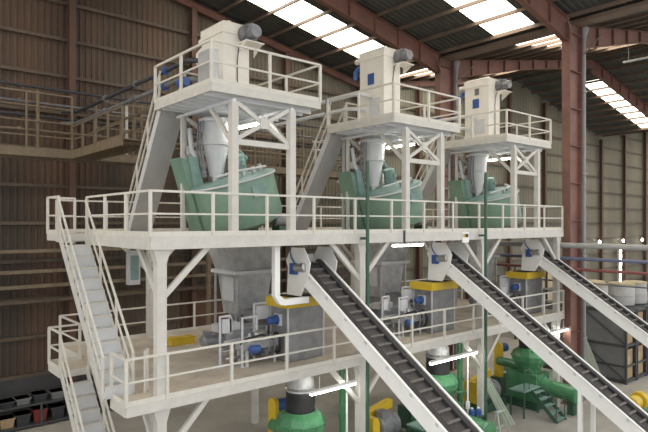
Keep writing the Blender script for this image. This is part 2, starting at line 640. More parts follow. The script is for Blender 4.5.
def deck(name, label, z, zlow, x0, x1, front_x0, landing_y, lower):
    d = thing(name, label, 'platform', ((x0 + x1) / 2, (YF + YB) / 2, z))
    plate = MB()
    plate.box(x0, x1, YF, YB, z - 0.02, z)
    plate.box(4.85, x0, landing_y, landing_y + 1.15, z - 0.02, z)
    if lower:
        plate.box(front_x0, x0, YF, 13.9, z - 0.02, z)
    plate.build('floor_plate', 'deck' if lower else 'deck', d)
    bh = 0.24 if lower else 0.32
    bar('edge_beam', (front_x0, YF - 0.02, z - bh / 2), (x1 + 0.02, YF - 0.02, z - bh / 2), 0.06, bh, 'cream', d)
    bar('edge_beam', (x0, YB, z - bh / 2), (x1, YB, z - bh / 2), 0.06, bh, 'cream', d)
    bar('edge_beam', (x1, YF, z - bh / 2), (x1, YB, z - bh / 2), 0.06, bh, 'cream', d)
    bar('edge_beam', (x0, 13.9 if lower else YF, z - bh / 2), (x0, landing_y, z - bh / 2), 0.06, bh, 'cream', d)
    bar('edge_beam', (x0, landing_y + 1.15, z - bh / 2), (x0, YB, z - bh / 2), 0.06, bh, 'cream', d)
    if lower:
        bar('edge_beam', (front_x0, YF, z - bh / 2), (front_x0, 13.9, z - bh / 2), 0.06, bh, 'cream', d)
        bar('edge_beam', (front_x0, 13.9, z - bh / 2), (x0, 13.9, z - bh / 2), 0.06, bh, 'cream', d)
    bar('landing_beam', (4.85, landing_y, z - 0.1), (4.85, landing_y + 1.15, z - 0.1), 0.05, 0.2, 'cream', d)
    bar('landing_beam', (4.85, landing_y + 1.15, z - 0.1), (x0, landing_y + 1.15, z - 0.1), 0.05, 0.2, 'cream', d)
    bar('landing_beam', (4.85, landing_y, z - 0.1), (x0, landing_y, z - 0.1), 0.05, 0.2, 'cream', d)
    # joists
    for xx in [x0 + 1.7 * i for i in range(1, int((x1 - x0) / 1.7) + 1)]:
        bar('joist', (xx, YF + 0.05, z - 0.13), (xx, YB - 0.05, z - 0.13), 0.07, 0.2, 'joist', d)
    # columns with knee braces
    for yy in (YF + 0.14, YB - 0.16):
        for cx in (CX if yy < 15 else (8.9, 13.6) + CX[2:]):
            c = MB().box(cx - 0.12, cx + 0.12, yy - 0.12, yy + 0.12, zlow, z - bh).build('column', 'cream', d)
            MB().frustum((cx - 0.125, cx + 0.125, yy - 0.125, yy + 0.125, z - bh - 0.32), (cx - 0.22, cx + 0.22, yy - 0.125, yy + 0.125, z - bh)).build('column_head', 'cream', c)
            for s in (-1, 1):
                if cx + s * 1.35 < x0 or cx + s * 1.35 > x1:
                    continue
                bar('knee_brace', (cx + s * 0.1, yy - 0.02, z - 1.45), (cx + s * 1.3, yy - 0.02, z - bh + 0.04), 0.11, 0.14, 'cream', d)
            sy = 1 if yy < 15 else -1
            bar('knee_brace', (cx, yy + sy * 0.1, z - 1.45), (cx, yy + sy * 1.3, z - bh + 0.04), 0.11, 0.14, 'cream', d)
    # guardrails
    if lower:
        guardrail(d, (front_x0, YF), (6.07, YF), z, n=1)
        guardrail(d, (6.07, YF), (x1, YF), z, n=11, ends=(False, True))
        guardrail(d, (front_x0, YF), (front_x0, 13.9), z, n=1, ends=(False, True))
    else:
        guardrail(d, (x0, YF), (x1, YF), z, n=12)
        guardrail(d, (x0, YF), (x0, landing_y), z, n=3, ends=(False, True))
    if lower:
        guardrail(d, (x0, 14.9), (x0, landing_y - 0.0), z, n=2)
    guardrail(d, (4.85, landing_y + 0.0), (4.85, landing_y + 1.15), z, n=1)
    guardrail(d, (4.85, landing_y + 1.15), (x0, landing_y + 1.15), z, n=1, ends=(False, True))
    guardrail(d, (x0, landing_y + 1.15), (x0, YB), z, n=1, ends=(False, True))
    guardrail(d, (x0, YB), (x1, YB), z, n=12, ends=(False, True))
    guardrail(d, (x1, YF), (x1, YB), z, n=4, ends=(False, False))
    return d


deck('lower_deck', 'lower cream steel deck with dusty floor, guardrails and columns to the ground', L1, 0.0, 5.75, 26.0, 5.06, 17.35, True)
UPPER = deck('upper_deck', 'upper cream steel deck carrying the green mixers', L2, L1, 5.64, 25.9, 5.64, 17.5, False)

stair('steel_staircase', 'steep cream staircase from upper deck down to lower deck', 4.85, 5.6, 17.5, L2, 13.85, L1, 13, (5.2, 13.85, L1))
stair('steel_staircase', 'lower flight of cream stairs from lower deck landing to the ground', 4.85, 5.6, 17.35, L1, 13.3, 0.0, 14, (5.2, 13.3, 0))


# stop frame beside the foot of the staircase
sf = thing('stop_frame', 'small cream hoop frame on the lower deck at the stair foot', 'frame', (5.95, 13.9, L1))
MB().tube([(5.85, 13.75, L1), (5.85, 13.75, L1 + 1.05), (6.02, 14.0, L1 + 1.05), (6.02, 14.0, L1)], 0.035, 8).build('hoop', 'rail', sf)
MB().beam((5.85, 13.75, L1 + 0.5), (6.02, 14.0, L1 + 0.5), 0.04, 0.04).build('mid_bar', 'rail', sf)


# ------------------------------------------------------------------ filter platforms on the upper deck
def filter_platform():
    x0, x1, y0, y1 = 7.28, 10.95, YF, 16.35
    p = thing('filter_platform', '', 'platform', ((x0 + x1) / 2, (y0 + y1) / 2, L2), 'high filter platforms')
    MB().box(x0, x1, y0, y1, L3 - 0.015, L3).build('floor_plate', 'soffit', p)
    bh = 0.22
    for a, b in (((x0, y0), (x1, y0)), ((x0, y1), (x1, y1)), ((x0, y0), (x0, y1)), ((x1, y0), (x1, y1))):
        bar('edge_beam', (a[0], a[1], L3 - bh / 2), (b[0], b[1], L3 - bh / 2), 0.06, bh, 'cream', p)
    yy = y0 + 0.42
    while yy < y1 - 0.2:
        bar('joist', (x0 + 0.03, yy, L3 - 0.11), (x1 - 0.03, yy, L3 - 0.165), 0.05, 0.30, 'soffit', p)
        yy += 0.42
    for xx in (8.0, 9.93):
        bar('main_beam', (xx, y0 + 0.03, L3 - 0.35), (xx, y1 - 0.03, L3 - 0.35), 0.1, 0.08, 'soffit', p)
    zt = L3 - 0.39
    for yy in (YF + 0.1, 16.0):
        for xx in (8.0, 9.93):
            bar('post', (xx, yy, L2), (xx, yy, zt), 0.2 if yy < 14 else 0.1, 0.2 if yy < 14 else 0.1, 'cream', p)
        zs = 10.78
        bar('cross_strut', (8.1, yy, zs), (9.83, yy, zs), 0.12, 0.15, 'cream', p)
        bar('cross_brace', (8.1, yy, zs + 0.08), (9.83, yy, zt), 0.08, 0.11, 'cream', p)
        bar('cross_brace', (8.1, yy + 0.01, zt), (9.83, yy + 0.01, zs + 0.08), 0.08, 0.11, 'cream', p)
        MB().box(8.83, 9.10, yy - 0.06, yy - 0.045, (zs + zt) / 2 - 0.1, (zs + zt) / 2 + 0.18).build('gusset_plate', 'cream', p)
    for xx in (8.0, 9.93):
        bar('knee_brace', (xx, YF + 0.18, zs), (xx, YF + 1.35, zt + 0.04), 0.09, 0.12, 'cream', p)
    guardrail(p, (x0, y0), (x1, y0), L3, n=2, h=1.1)
    guardrail(p, (x0, y0), (x0, y1), L3, n=2, ends=(False, True))
    guardrail(p, (x1, y0), (x1, y1), L3, n=2, ends=(False, True))
    guardrail(p, (8.25, y1), (x1, y1), L3, n=2, ends=(True, False))
    return p


p0 = filter_platform()
PL = ['high cream platform on braced posts, %s' % u for u in UN]
p0['label'] = PL[0]
for i in (1, 2):
    dup(p0, (i * S, 0, 0), PL[i])

st0 = stair('platform_stair', 'x', 7.44, 8.2, 16.35, L3, 18.95, L2, 16, (7.8, 18.95, L2), soffit=True, sm='joist', group='stairs behind the high platforms', risers=False)
SL = ['steep grey stair with smooth underside behind the high platform, %s' % u for u in UN]
st0['label'] = SL[0]
for i in (1, 2):
    dup(st0, (i * S, 0, 0), SL[i])


# ------------------------------------------------------------------ dust collectors on the platforms
def dust_collector(i, height, label):
    ox = i * S
    x0, x1, y0, y1 = 8.66 + ox, 9.58 + ox, 14.72, 16.0
    zt = L3 + height
    d = thing('dust_collector', label, 'dust collector', ((x0 + x1) / 2, (y0 + y1) / 2, L3), 'dust collectors')
    MB().box(x0 - 0.04, x1 + 0.04, y0 - 0.04, y1 + 0.04, L3, L3 + 0.42).build('base', 'towerw', d)
    b = MB().box(x0, x1, y0, y1, L3 + 0.42, zt - 0.36).build('body', 'towerw', d)
    MB().box(x0 - 0.03, x1 + 0.03, y0 - 0.03, y1 + 0.03, zt - 0.36, zt - 0.05).build('filter_head', 'towerw', d)
    MB().frustum((x0 - 0.05, x1 + 0.05, y0 - 0.05, y1 + 0.05, zt - 0.05), (x0 + 0.1, x1 - 0.1, y0 + 0.1, y1 - 0.1, zt + 0.03)).build('lid', 'towerw', d)
    for k in range(3):
        yy = y0 + 0.25 + 0.4 * k
        MB().lathe((x0 + 0.35, yy, zt - 0.02), (0, 0, 1), [(0.09, 0), (0.09, 0.08), (0.06, 0.12), (0.0, 0.13)], 12).build('valve', 'towerw', d, True)
    # access door and name plate on the left face
    MB().box(x0 - 0.025, x0, y0 + 0.2, y1 - 0.55, L3 + 0.5, L3 + 1.15).build('access_door', 'joist', d)
    if i > 0:
        MB().box(x0 - 0.02, x0, y0 + 0.5, y0 + 0.84, zt - 1.35, zt - 0.92).build('blue_plate', 'blue', d)
    if i == 2:
        MB().box(x0 - 0.03, x0, y0 + 0.5, y0 + 0.72, zt - 0.75, zt - 0.45).build('vent_plate', 'pipeg', d)
    # exhaust fan on a shelf at the head of the front face
    xf, zf = x1 - 0.12, zt - 0.32
    MB().box(xf - 0.32, xf + 0.34, y0 - 0.52, y0, zf - 0.32, zf - 0.29).build('fan_shelf', 'towerw', d)
    for s in (-0.28, 0.28):
        MB().prism([(xf + s, y0, zf - 0.32), (xf + s, y0 - 0.45, zf - 0.32), (xf + s, y0, zf - 0.62)], (0.02, 0, 0)).build('gusset', 'towerw', d)
    fan = MB().lathe((xf, y0 - 0.02, zf), (0, -1, 0), [(0.30, 0), (0.31, 0.05), (0.31, 0.18), (0.27, 0.22), (0.14, 0.25)], 22).build('fan_housing', 'pipeg', d, True)
    MB().box(xf + 0.05, xf + 0.30, y0 - 0.22, y0 - 0.05, zf + 0.02, zf + 0.33).build('outlet', 'pipeg', fan)
    mo = MB().lathe((xf, y0 - 0.24, zf), (0, -1, 0), [(0.17, 0), (0.17, 0.26), (0.185, 0.27), (0.185, 0.36), (0.1, 0.39)], 18).build('fan_motor', 'motor', d, True)
    for k in range(8):
        a = 2 * math.pi * k / 8
        c = Vector((xf + math.cos(a) * 0.18, y0 - 0.26, zf + math.sin(a) * 0.18))
        MB().beam(c, c + Vector((0, -0.22, 0)), 0.02, 0.03).build('cooling_fin', 'motor', mo)
    MB().box(xf - 0.08, xf + 0.08, y0 - 0.42, y0 - 0.28, zf + 0.16, zf + 0.27).build('terminal_box', 'motor', mo)
    MB().tube([(xf - 0.2, y0 - 0.3, zf - 0.1), (xf - 0.3, y0 - 0.08, zf - 0.4), (xf - 0.32, y0 - 0.03, zf - 0.9), (xf - 0.31, y0 - 0.03, L3 + 0.45)], 0.016, 6).build('cable', 'dpipe', d, True)
    # inlet elbow at the back
    MB().tube([(x0 + 0.2, y1 - 0.05, zt - 0.55), (x0 + 0.2, y1 + 0.25, zt - 0.5), (x0 + 0.05, y1 + 0.3, zt - 0.7), (x0 + 0.05, y1 + 0.3, zt - 1.0)], 0.09, 10).build('inlet_elbow', 'blue' if i else 'towerw', d, True)
    MB().cyl((x0 + 0.2, y1, zt - 0.25), (x0 + 0.2, y1 + 0.4, zt - 0.25), 0.11, n=12).build('air_tank', 'towerw', d, True)
    return d


dust_collector(0, 2.42, 'shorter off-white dust collector tower with fan motor, nearest the stairs')
dust_collector(1, 3.05, 'off-white dust collector tower with blue plate on middle platform')
dust_collector(2, 3.05, 'off-white dust collector tower with blue plate and grey vent, farthest right')

cab = thing('control_cabinet', 'pale grey control cabinet on the left edge of the nearest high platform', 'cabinet', (7.6, 13.6, L3))
MB().box(7.42, 7.68, 13.28, 13.92, L3 + 0.12, L3 + 1.0).build('body', 'joist', cab)
MB().box(7.40, 7.42, 13.31, 13.89, L3 + 0.16, L3 + 0.96).build('door', 'grey', cab)
MB().box(7.45, 7.65, 13.32, 13.88, L3, L3 + 0.12).build('foot', 'dpipe', cab)
pump = thing('blue_valve', 'blue valve on the pipe beside the nearest high platform', 'valve', (7.6, 15.2, L3))
MB().cyl((7.6, 15.2, L3), (7.6, 15.2, L3 + 0.35), 0.06, n=10).build('stand', 'dpipe', pump, True)
MB().lathe((7.6, 14.95, L3 + 0.45), (0, 1, 0), [(0.12, 0), (0.16, 0.1), (0.16, 0.35), (0.12, 0.45)], 14).build('body', 'blue', pump, True)

# ducts from the gable catwalk to each collector
for i in range(3):
    ox = i * S
    for k, (dz, mm, nm) in enumerate(((0.0, 'dpipe', 'upper'), (-0.5, 'pipeg', 'lower'))):
        zp = L3 + 1.25 + dz
        xo = 7.95 + ox - 0.02 * k
        t = thing('duct_pipe', '%s dark pipe running back from the dust collector, %s' % (nm, UN[i]), 'pipe', (xo, 20, zp), 'pipes to the dust collectors')
        MB().tube([(8.66 + ox, 15.4 + 0.3 * k, zp), (8.15 + ox, 15.4 + 0.3 * k, zp), (xo, 15.6 + 0.3 * k, zp), (xo, 25.0, zp), (xo - 0.2, 25.4, zp - 0.1), (xo - 0.8, 25.5, zp - 0.15)], 0.075, 10).build('pipe', mm if i == 0 else 'joist', t, True)
        for yy in (17.0, 19.4, 22.4):
            MB().cyl((xo, yy, zp), (xo, yy + 0.12, zp), 0.13, n=12).build('flange', 'blue' if yy < 18 else 'pipeg', t, True)


# ------------------------------------------------------------------ hoppers and mixers
def feed_hopper():
    c = (8.85, 15.45)
    h = thing('feed_hopper', '', 'hopper', (c[0], c[1], L2 + 2.0), 'conical feed hoppers')
    z = L3 - 0.45
    MB().lathe((c[0], c[1], z), (0, 0, -1), [(0.52, 0), (0.52, 0.1), (0.45, 0.12), (0.41, 0.75)], 26).build('cylinder', 'joist', h, True)
    MB().lathe((c[0], c[1], z - 0.75), (0, 0, -1), [(0.43, 0), (0.43, 0.04), (0.38, 0.05), (0.21, 1.0)], 26).build('cone', 'joist', h, True)
    MB().lathe((c[0], c[1], z - 1.75), (0, 0, -1), [(0.25, 0), (0.25, 0.05), (0.18, 0.06), (0.18, 0.2)], 20).build('outlet_collar', 'steel', h, True)
    MB().lathe((c[0], c[1], z - 1.95), (0, 0, -1), [(0.18, 0), (0.215, 0.05), (0.18, 0.1), (0.215, 0.15), (0.18, 0.2)], 20).build('bellows', 'pipeg', h, True)
    for k in range(3):
        MB().tube([(c[0] - 0.55, c[1] - 0.2 + 0.15 * k, z - 0.1), (c[0] - 0.6, c[1] - 0.2 + 0.15 * k, z - 1.0), (c[0] - 0.45, c[1] - 0.2 + 0.1 * k, z - 1.8)], 0.03, 6).build('air_line', 'pipeg', h, True)
    return h


h0 = feed_hopper()
HL = ['grey conical feed hopper under the high platform, %s' % u for u in UN]
h0['label'] = HL[0]
for i in (1, 2):
    dup(h0, (i * S, 0, 0), HL[i])


def mixer():
    cx, cy = 9.2, 15.0
    m = thing('pan_mixer', '', 'mixer', (cx, cy, L2), 'tilted green mixers')
    tilt = math.radians(17)
    ax = Vector((-math.sin(tilt), 0, math.cos(tilt)))
    c = Vector((cx, cy, L2 + 1.62))
    R = 1.25
    MB().lathe(c - ax * 1.45, ax, [(0.9, 0), (R - 0.06, 0.12), (R, 0.3), (R, 1.42), (R - 0.01, 1.45)], 40).build('drum', 'seagreen', m, True)
    lid = MB().lathe(c, ax, [(R + 0.05, 0), (R + 0.05, 0.07), (R - 0.05, 0.10), (0.25, 0.16)], 40).build('lid', 'teal', m, True)
    MB().torus(c + ax * 0.02, ax, R + 0.04, 0.035, 40, 8).build('rim', 'joist', lid, True)
    # inspection hatch on the drum shell
    a = math.radians(-90)
    ex = Vector((math.cos(tilt), 0, math.sin(tilt)))
    n = ex * math.cos(a) + Vector((0, 1, 0)) * math.sin(a)
    hp = c - ax * 0.36 + n * (R + 0.01)
    tg = ax.cross(n).normalized()
    MB().beam(hp - tg * 0.24, hp + tg * 0.24, 0.04, 0.34, up=ax).build('hatch', 'teal', m)
    # leaning drive housing on the left
    w0, w1 = 15.55, 16.3
    MB().prism([(8.42, w0, L2 + 0.02), (8.9, w0, L2 + 0.02), (8.2, w0, L2 + 2.1), (7.72, w0, L2 + 2.28)], (0, w1 - w0, 0)).build('drive_housing', 'seagreen', m)
    MB().prism([(8.15, w0 - 0.10, L2 + 1.30), (8.48, w0 - 0.10, L2 + 1.28), (8.2, w0 - 0.10, L2 + 2.30), (7.92, w0 - 0.10, L2 + 2.36)], (0, 0.10, 0)).build('drive_cover', 'teal', m)
    # support feet
    for dx, dy in ((-0.5, -0.6), (-0.5, 0.6), (0.75, 0.0)):
        top = L2 + 0.55 + (0.25 if dx > 0 else 0)
        MB().box(cx + dx - 0.1, cx + dx + 0.1, cy + dy - 0.1, cy + dy + 0.1, L2, top).build('foot', 'dgreen', m)
    # mixing-tool motor and fittings on the lid
    q = c + ax * 0.15 + ex * 0.45 + Vector((0, 0.2, 0))
    mo = MB().lathe(q, ax, [(0.22, 0), (0.22, 0.45), (0.24, 0.46), (0.24, 0.55), (0.1, 0.6)], 20).build('tool_motor', 'teal', m, True)
    MB().beam(q + ax * 0.3 + Vector((0, -0.22, 0)), q + ax * 0.3 + Vector((0, -0.32, 0)), 0.14, 0.14).build('terminal_box', 'teal', mo)
    for k, (e, s) in enumerate(((-0.1, -0.8), (0.3, -0.75), (0.75, -0.45))):
        b0 = c + ax * 0.12 + ex * e + Vector((0, s, 0))
        MB().cyl(b0, b0 + ax * 0.2, 0.07, n=10).build('spigot', 'steel', m, True)
    b1 = c + ax * 0.2
    MB().tube([b1 + ex * -0.9 + Vector((0, -0.6, 0.1)), b1 + ex * -0.3 + Vector((0, -0.9, 0.12)), b1 + ex * 0.5 + Vector((0, -0.8, 0.05)), b1 + ex * 1.0 + Vector((0, -0.4, 0.0))], 0.035, 8).build('hose', 'joist', m, True)
    MB().tube([b1 + ex * -0.75 + Vector((0, 0.75, 0)), b1 + ex * -0.85 + Vector((0, 0.8, 0.8)), b1 + ex * -0.95 + Vector((0, 0.85, 1.0)), b1 + ex * -0.95 + Vector((0, 1.0, 1.7))], 0.08, 10).build('vent_pipe', 'joist', m, True)
    MB().tube([b1 + ex * 0.1 + Vector((0, 0.7, 0)), b1 + ex * 0.1 + Vector((0, 0.7, 0.6)), b1 + ex * 0.6 + Vector((0, 0.8, 0.75)), b1 + ex * 1.1 + Vector((0, 0.9, 0.3))], 0.11, 10).build('suction_pipe', 'teal', m, True)
    # discharge motor at the low right
    md = MB().lathe((cx + 1.25, cy - 0.35, L2 + 0.42), (1, -0.15, 0), [(0.2, 0), (0.22, 0.05), (0.22, 0.4), (0.15, 0.46)], 18).build('discharge_motor', 'motor', m, True)
    MB().box(cx + 1.3, cx + 1.65, cy - 0.6, cy - 0.2, L2, L2 + 0.24).build('motor_foot', 'dgreen', md)
    MB().beam((cx + 0.6, cy - 0.1, L2 + 0.42), (cx + 1.3, cy - 0.33, L2 + 0.42), 0.12, 0.12).build('gear_arm', 'seagreen', md)
    return m


m0 = mixer()
ML = ['green tilted pan mixer on the upper deck, %s' % u for u in UN]
m0['label'] = ML[0]
for i in (1, 2):
    dup(m0, (i * S, 0, 0), ML[i])


def pipe_rack():
    r = thing('pipe_rack', '', 'pipework', (8.3, 17.0, L2), 'pipe racks behind the mixers')
    for k, (x, y, m, rr) in enumerate(((8.45, 16.75, 'joist', 0.06), (8.65, 16.8, 'pipeg', 0.045), (8.9, 16.75, 'dpipe', 0.04), (9.3, 16.8, 'catwalk', 0.05), (10.2, 16.8, 'joist', 0.06), (10.5, 16.75, 'catwalk', 0.05))):
        MB().tube([(x, y, L2), (x, y, L2 + 1.6), (x + 0.05, y + 0.02, L2 + 2.4), (x, y, L3 - 0.3)], rr, 8).build('riser_pipe', m, r, True)
        MB().cyl((x, y, L2 + 1.4 + 0.2 * (k % 3)), (x, y, L2 + 1.5 + 0.2 * (k % 3)), rr + 0.06, n=12).build('flange', 'steel', r, True)
    for k, z in enumerate((1.2, 2.0, 2.6, 3.1)):
        MB().cyl((8.35, 16.95, L2 + z), (10.7, 16.95, L2 + z), 0.045 + 0.01 * (k % 2), n=8).build('cross_pipe', ('catwalk', 'joist', 'catwalk', 'pipeg')[k], r, True)
    for k, x in enumerate((8.6, 9.3, 10.3)):
        MB().lathe((x, 16.72, L2 + 1.9 + 0.25 * k), (0, -1, 0), [(0.05, 0), (0.1, 0.03), (0.1, 0.1), (0.14, 0.11), (0.14, 0.13), (0.03, 0.14)], 14).build('valve', ('teal', 'blue', 'steel')[k], r, True)
    MB().tube([(8.5, 16.6, L2 + 2.5), (8.45, 16.3, L2 + 2.7), (8.5, 16.1, L2 + 2.3), (8.6, 15.9, L2 + 2.0)], 0.06, 8).build('flexible_hose', 'catwalk', r, True)
    return r


pr0 = pipe_rack()
PR = ['tangle of upright pipes and valves behind the mixer, %s' % u for u in UN]
pr0['label'] = PR[0]
for i in (1, 2):
    dup(pr0, (i * S, 0, 0), PR[i])


# ------------------------------------------------------------------ lower deck machinery
def discharge_hopper():
    h = thing('discharge_hopper', '', 'hopper', (10.75, 16.9, L1), 'galvanised discharge hoppers')
    MB().frustum((10.0, 11.5, 16.2, 17.5, 7.0), (9.75, 11.75, 15.95, 17.75, 7.9)).build('upper_cone', 'galv', h)
    MB().box(9.9, 11.65, 16.0, 17.65, 6.88, 7.0).build('flange', 'joist', h)
    b = MB().frustum((10.2, 11.3, 16.3, 17.3, 5.5), (10.08, 11.45, 16.15, 17.5, 6.9)).build('body', 'galv', h)
    MB().box(10.09, 10.12, 16.45, 17.2, 5.95, 6.75).build('inspection_door', 'joist', b)
    MB().box(10.35, 11.15, 16.4, 17.2, 5.2, 5.5).build('outlet', 'dgalv', h)
    for x in (10.0, 11.5):
        for y in (16.15, 17.5):
            MB().box(x - 0.03, x + 0.03, y - 0.03, y + 0.03, L1, 6.9).build('leg', 'galv', h)
    return h


def feeder():
    f = thing('screw_feeder', '', 'feeder', (10.3, 15.6, L1), 'screw feeders')
    MB().prism([(9.0, 15.1, L1 + 0.45), (9.0, 15.1, L1 + 0.95), (9.0, 15.75, L1 + 0.95), (9.0, 15.75, L1 + 0.45), (9.0, 15.42, L1 + 0.3)], (2.9, 0, 0)).build('trough', 'galv', f)
    MB().box(8.95, 11.95, 15.02, 15.83, L1 + 0.95, L1 + 1.0).build('trough_cover', 'galv', f)
    for x in (9.2, 10.4, 11.6):
        for y in (15.15, 15.7):
            MB().box(x - 0.04, x + 0.04, y - 0.04, y + 0.04, L1, L1 + 0.48).build('leg', 'joist', f)
    MB().frustum((10.4, 11.1, 15.3, 16.2, L1 + 1.0), (10.4, 11.1, 15.6, 16.7, L1 + 1.35)).build('inlet', 'dgalv', f)
    mo = MB().lathe((8.98, 15.42, L1 + 0.68), (-1, 0, 0), [(0.26, 0), (0.26, 0.06), (0.16, 0.08), (0.16, 0.3), (0.19, 0.31), (0.19, 0.6), (0.12, 0.66)], 18).build('drive_motor', 'motor', f, True)
    MB().box(8.45, 8.62, 15.28, 15.56, L1 + 0.85, L1 + 0.98).build('terminal_box', 'motor', mo)
    # cross conveyor with hose rings in front
    MB().box(9.1, 10.3, 14.2, 14.75, L1 + 0.5, L1 + 0.72).build('side_bed', 'galv', f)
    for x in (9.2, 10.2):
        for y in (14.25, 14.7):
            MB().box(x - 0.035, x + 0.035, y - 0.035, y + 0.035, L1, L1 + 0.5).build('leg', 'joist', f)
    for k in range(3):
        MB().torus((9.75 + 0.22 * k, 14.12, L1 + 0.62), (1, -0.25, 0), 0.34 - 0.02 * k, 0.035, 22, 8).build('hose_ring', 'black' if k == 2 else 'pipeg', f, True)
    MB().lathe((9.45, 14.3, L1 + 0.9), (1, 0, 0), [(0.1, 0), (0.15, 0.05), (0.15, 0.4), (0.1, 0.45)], 16).build('gearbox', 'steel', f, True)
    MB().lathe((9.15, 14.05, L1 + 0.55), (1, -0.2, 0), [(0.08, 0), (0.13, 0.04), (0.13, 0.32), (0.08, 0.36)], 16).build('valve_body', 'blue', f, True)
    MB().tube([(9.0, 14.3, L1 + 0.7), (9.0, 14.0, L1 + 0.9), (9.5, 13.9, L1 + 0.98), (10.0, 14.0, L1 + 0.75), (10.2, 14.2, L1 + 0.4)], 0.03, 8).build('hose', 'black', f, True)
    for k in range(4):
        MB().tube([(8.7, 14.95 - 0.07 * k, L1 + 0.25 + 0.16 * k), (10.25, 14.95 - 0.05 * k, L1 + 0.3 + 0.16 * k), (10.36, 14.9, L1 + 0.5 + 0.16 * k)], 0.028, 8).build('feed_line', ('steel', 'joist', 'pipeg', 'joist')[k], f, True)
    MB().box(8.6, 9.4, 14.95, 15.3, L1 + 1.0, L1 + 1.22).build('cover_box', 'joist', f)
    MB().box(9.5, 9.85, 14.15, 14.5, L1 + 0.72, L1 + 0.84).build('valve_block', 'steel', f)
    for k in range(3):
        MB().cyl((9.25 + 0.3 * k, 14.2, L1 + 0.72), (9.25 + 0.3 * k, 14.2, L1 + 1.0 - 0.06 * k), 0.04, n=8).build('stub_pipe', ('joist', 'steel', 'redbox')[k], f, True)
    MB().tube([(8.8, 14.8, L1 + 0.2), (9.4, 14.6, L1 + 0.25), (10.0, 14.75, L1 + 0.2), (10.35, 15.1, L1 + 0.3)], 0.05, 8).build('pipe', 'steel', f, True)
    return f


def control_stand(x, y, h, w, label, plate=True):
    c = thing('control_stand', label, 'stand', (x, y, L1), 'inverted-L control stands')
    MB().tube([(x, y, L1), (x, y, L1 + h), (x + w, y, L1 + h)], 0.045, 8).build('frame', 'joist', c)
    MB().box(x - 0.1, x + 0.1, y - 0.1, y + 0.1, L1, L1 + 0.015).build('foot_plate', 'joist', c)
    MB().box(x + w - 0.03, x + w + 0.03, y - 0.03, y + 0.03, L1 + h - 0.55, L1 + h).build('drop_post', 'joist', c)
    if plate:
        MB().box(x + 0.06, x + w + 0.06, y - 0.03, y + 0.02, L1 + h - 0.5, L1 + h - 0.08).build('panel', 'joist', c)
    return c


def feed_box():
    b = thing('feed_box', '', 'hopper', (11.12, 14.4, L1), 'grey feed boxes with yellow collars')
    x0, x1, y0, y1 = 10.42, 11.84, 13.85, 14.75
    MB().box(x0, x1, y0, y1, L1 + 0.02, L1 + 1.68).build('body', 'dgalv', b)
    for x in (x0, x1):
        for y in (y0, y1):
            MB().box(x - 0.025, x + 0.025, y - 0.025, y + 0.025, L1, L1 + 1.68).build('corner_angle', 'joist', b)
    MB().box(x0 - 0.12, x1 + 0.1, y0 - 0.12, y1 + 0.12, L1 + 1.68, L1 + 1.97).build('yellow_collar', 'yellow', b)
    MB().box(x0 + 0.2, x1 - 0.2, y0 - 0.0 + 0.1, y1 - 0.1, L1 + 1.97, L1 + 2.0).build('opening', 'black', b)
    mo = MB().lathe((x0 - 0.1, y0 + 0.45, L1 + 1.28), (-1, 0, 0), [(0.16, 0), (0.16, 0.05), (0.12, 0.06), (0.12, 0.3), (0.08, 0.34)], 16).build('vibrator_motor', 'blue', b, True)
    MB().box(x0 - 0.1, x0, y0 + 0.3, y0 + 0.6, L1 + 1.1, L1 + 1.46).build('motor_plate', 'joist', mo)
    return b


for fn, cap in ((discharge_hopper, 'galvanised discharge hopper below the upper deck, %s'), (feeder, 'galvanised screw feeder with hoses on the lower deck, %s'), (feed_box, 'grey feed box with yellow collar under a conveyor head, %s')):
    r0 = fn()
    r0['label'] = cap % UN[0]
    for i in (1, 2):
        dup(r0, (i * S, 0, 0), cap % UN[i])
for i in range(3):
    ox = i * S
    control_stand(8.55 + ox, 14.7, 1.5, 0.35, 'first grey control stand from the left, %s' % UN[i])
    control_stand(9.1 + ox, 14.35, 1.45, 0.5, 'second grey control stand from the left, %s' % UN[i], plate=(i != 0))
    control_stand(9.85 + ox, 14.85, 1.75, 0.75, 'tallest grey control stand beside the feed box, %s' % UN[i])

yb = thing('yellow_step', 'low yellow step box on the lower deck near the stairs', 'step', (9.2, 18.6, L1))
MB().box(8.75, 9.65, 18.3, 18.7, L1, L1 + 0.22).build('box', 'yellow', yb)
MB().box(8.72, 9.68, 18.27, 18.73, L1 + 0.22, L1 + 0.25).build('top_plate', 'yellow', yb)

hp = thing('panel_cabinet', 'grey panel box hanging below the upper deck behind the stairs', 'cabinet', (6.9, 17.1, L2 - 0.3))
MB().box(6.72, 7.08, 17.0, 17.22, 6.7, 7.75).build('box', 'joist', hp)
MB().box(6.77, 7.03, 16.985, 17.0, 6.85, 7.6).build('door', 'teal', hp)
for x in (6.78, 7.02):
    MB().box(x - 0.015, x + 0.015, 17.08, 17.12, 7.75, L2 - 0.02).build('hanger', 'joist', hp)

# ------------------------------------------------------------------ inclined conveyors
TH = math.atan(0.655)
AV = Vector((0, -math.cos(TH), -math.sin(TH)))     # downhill
NV = Vector((0, -math.sin(TH), math.cos(TH)))      # up from the belt


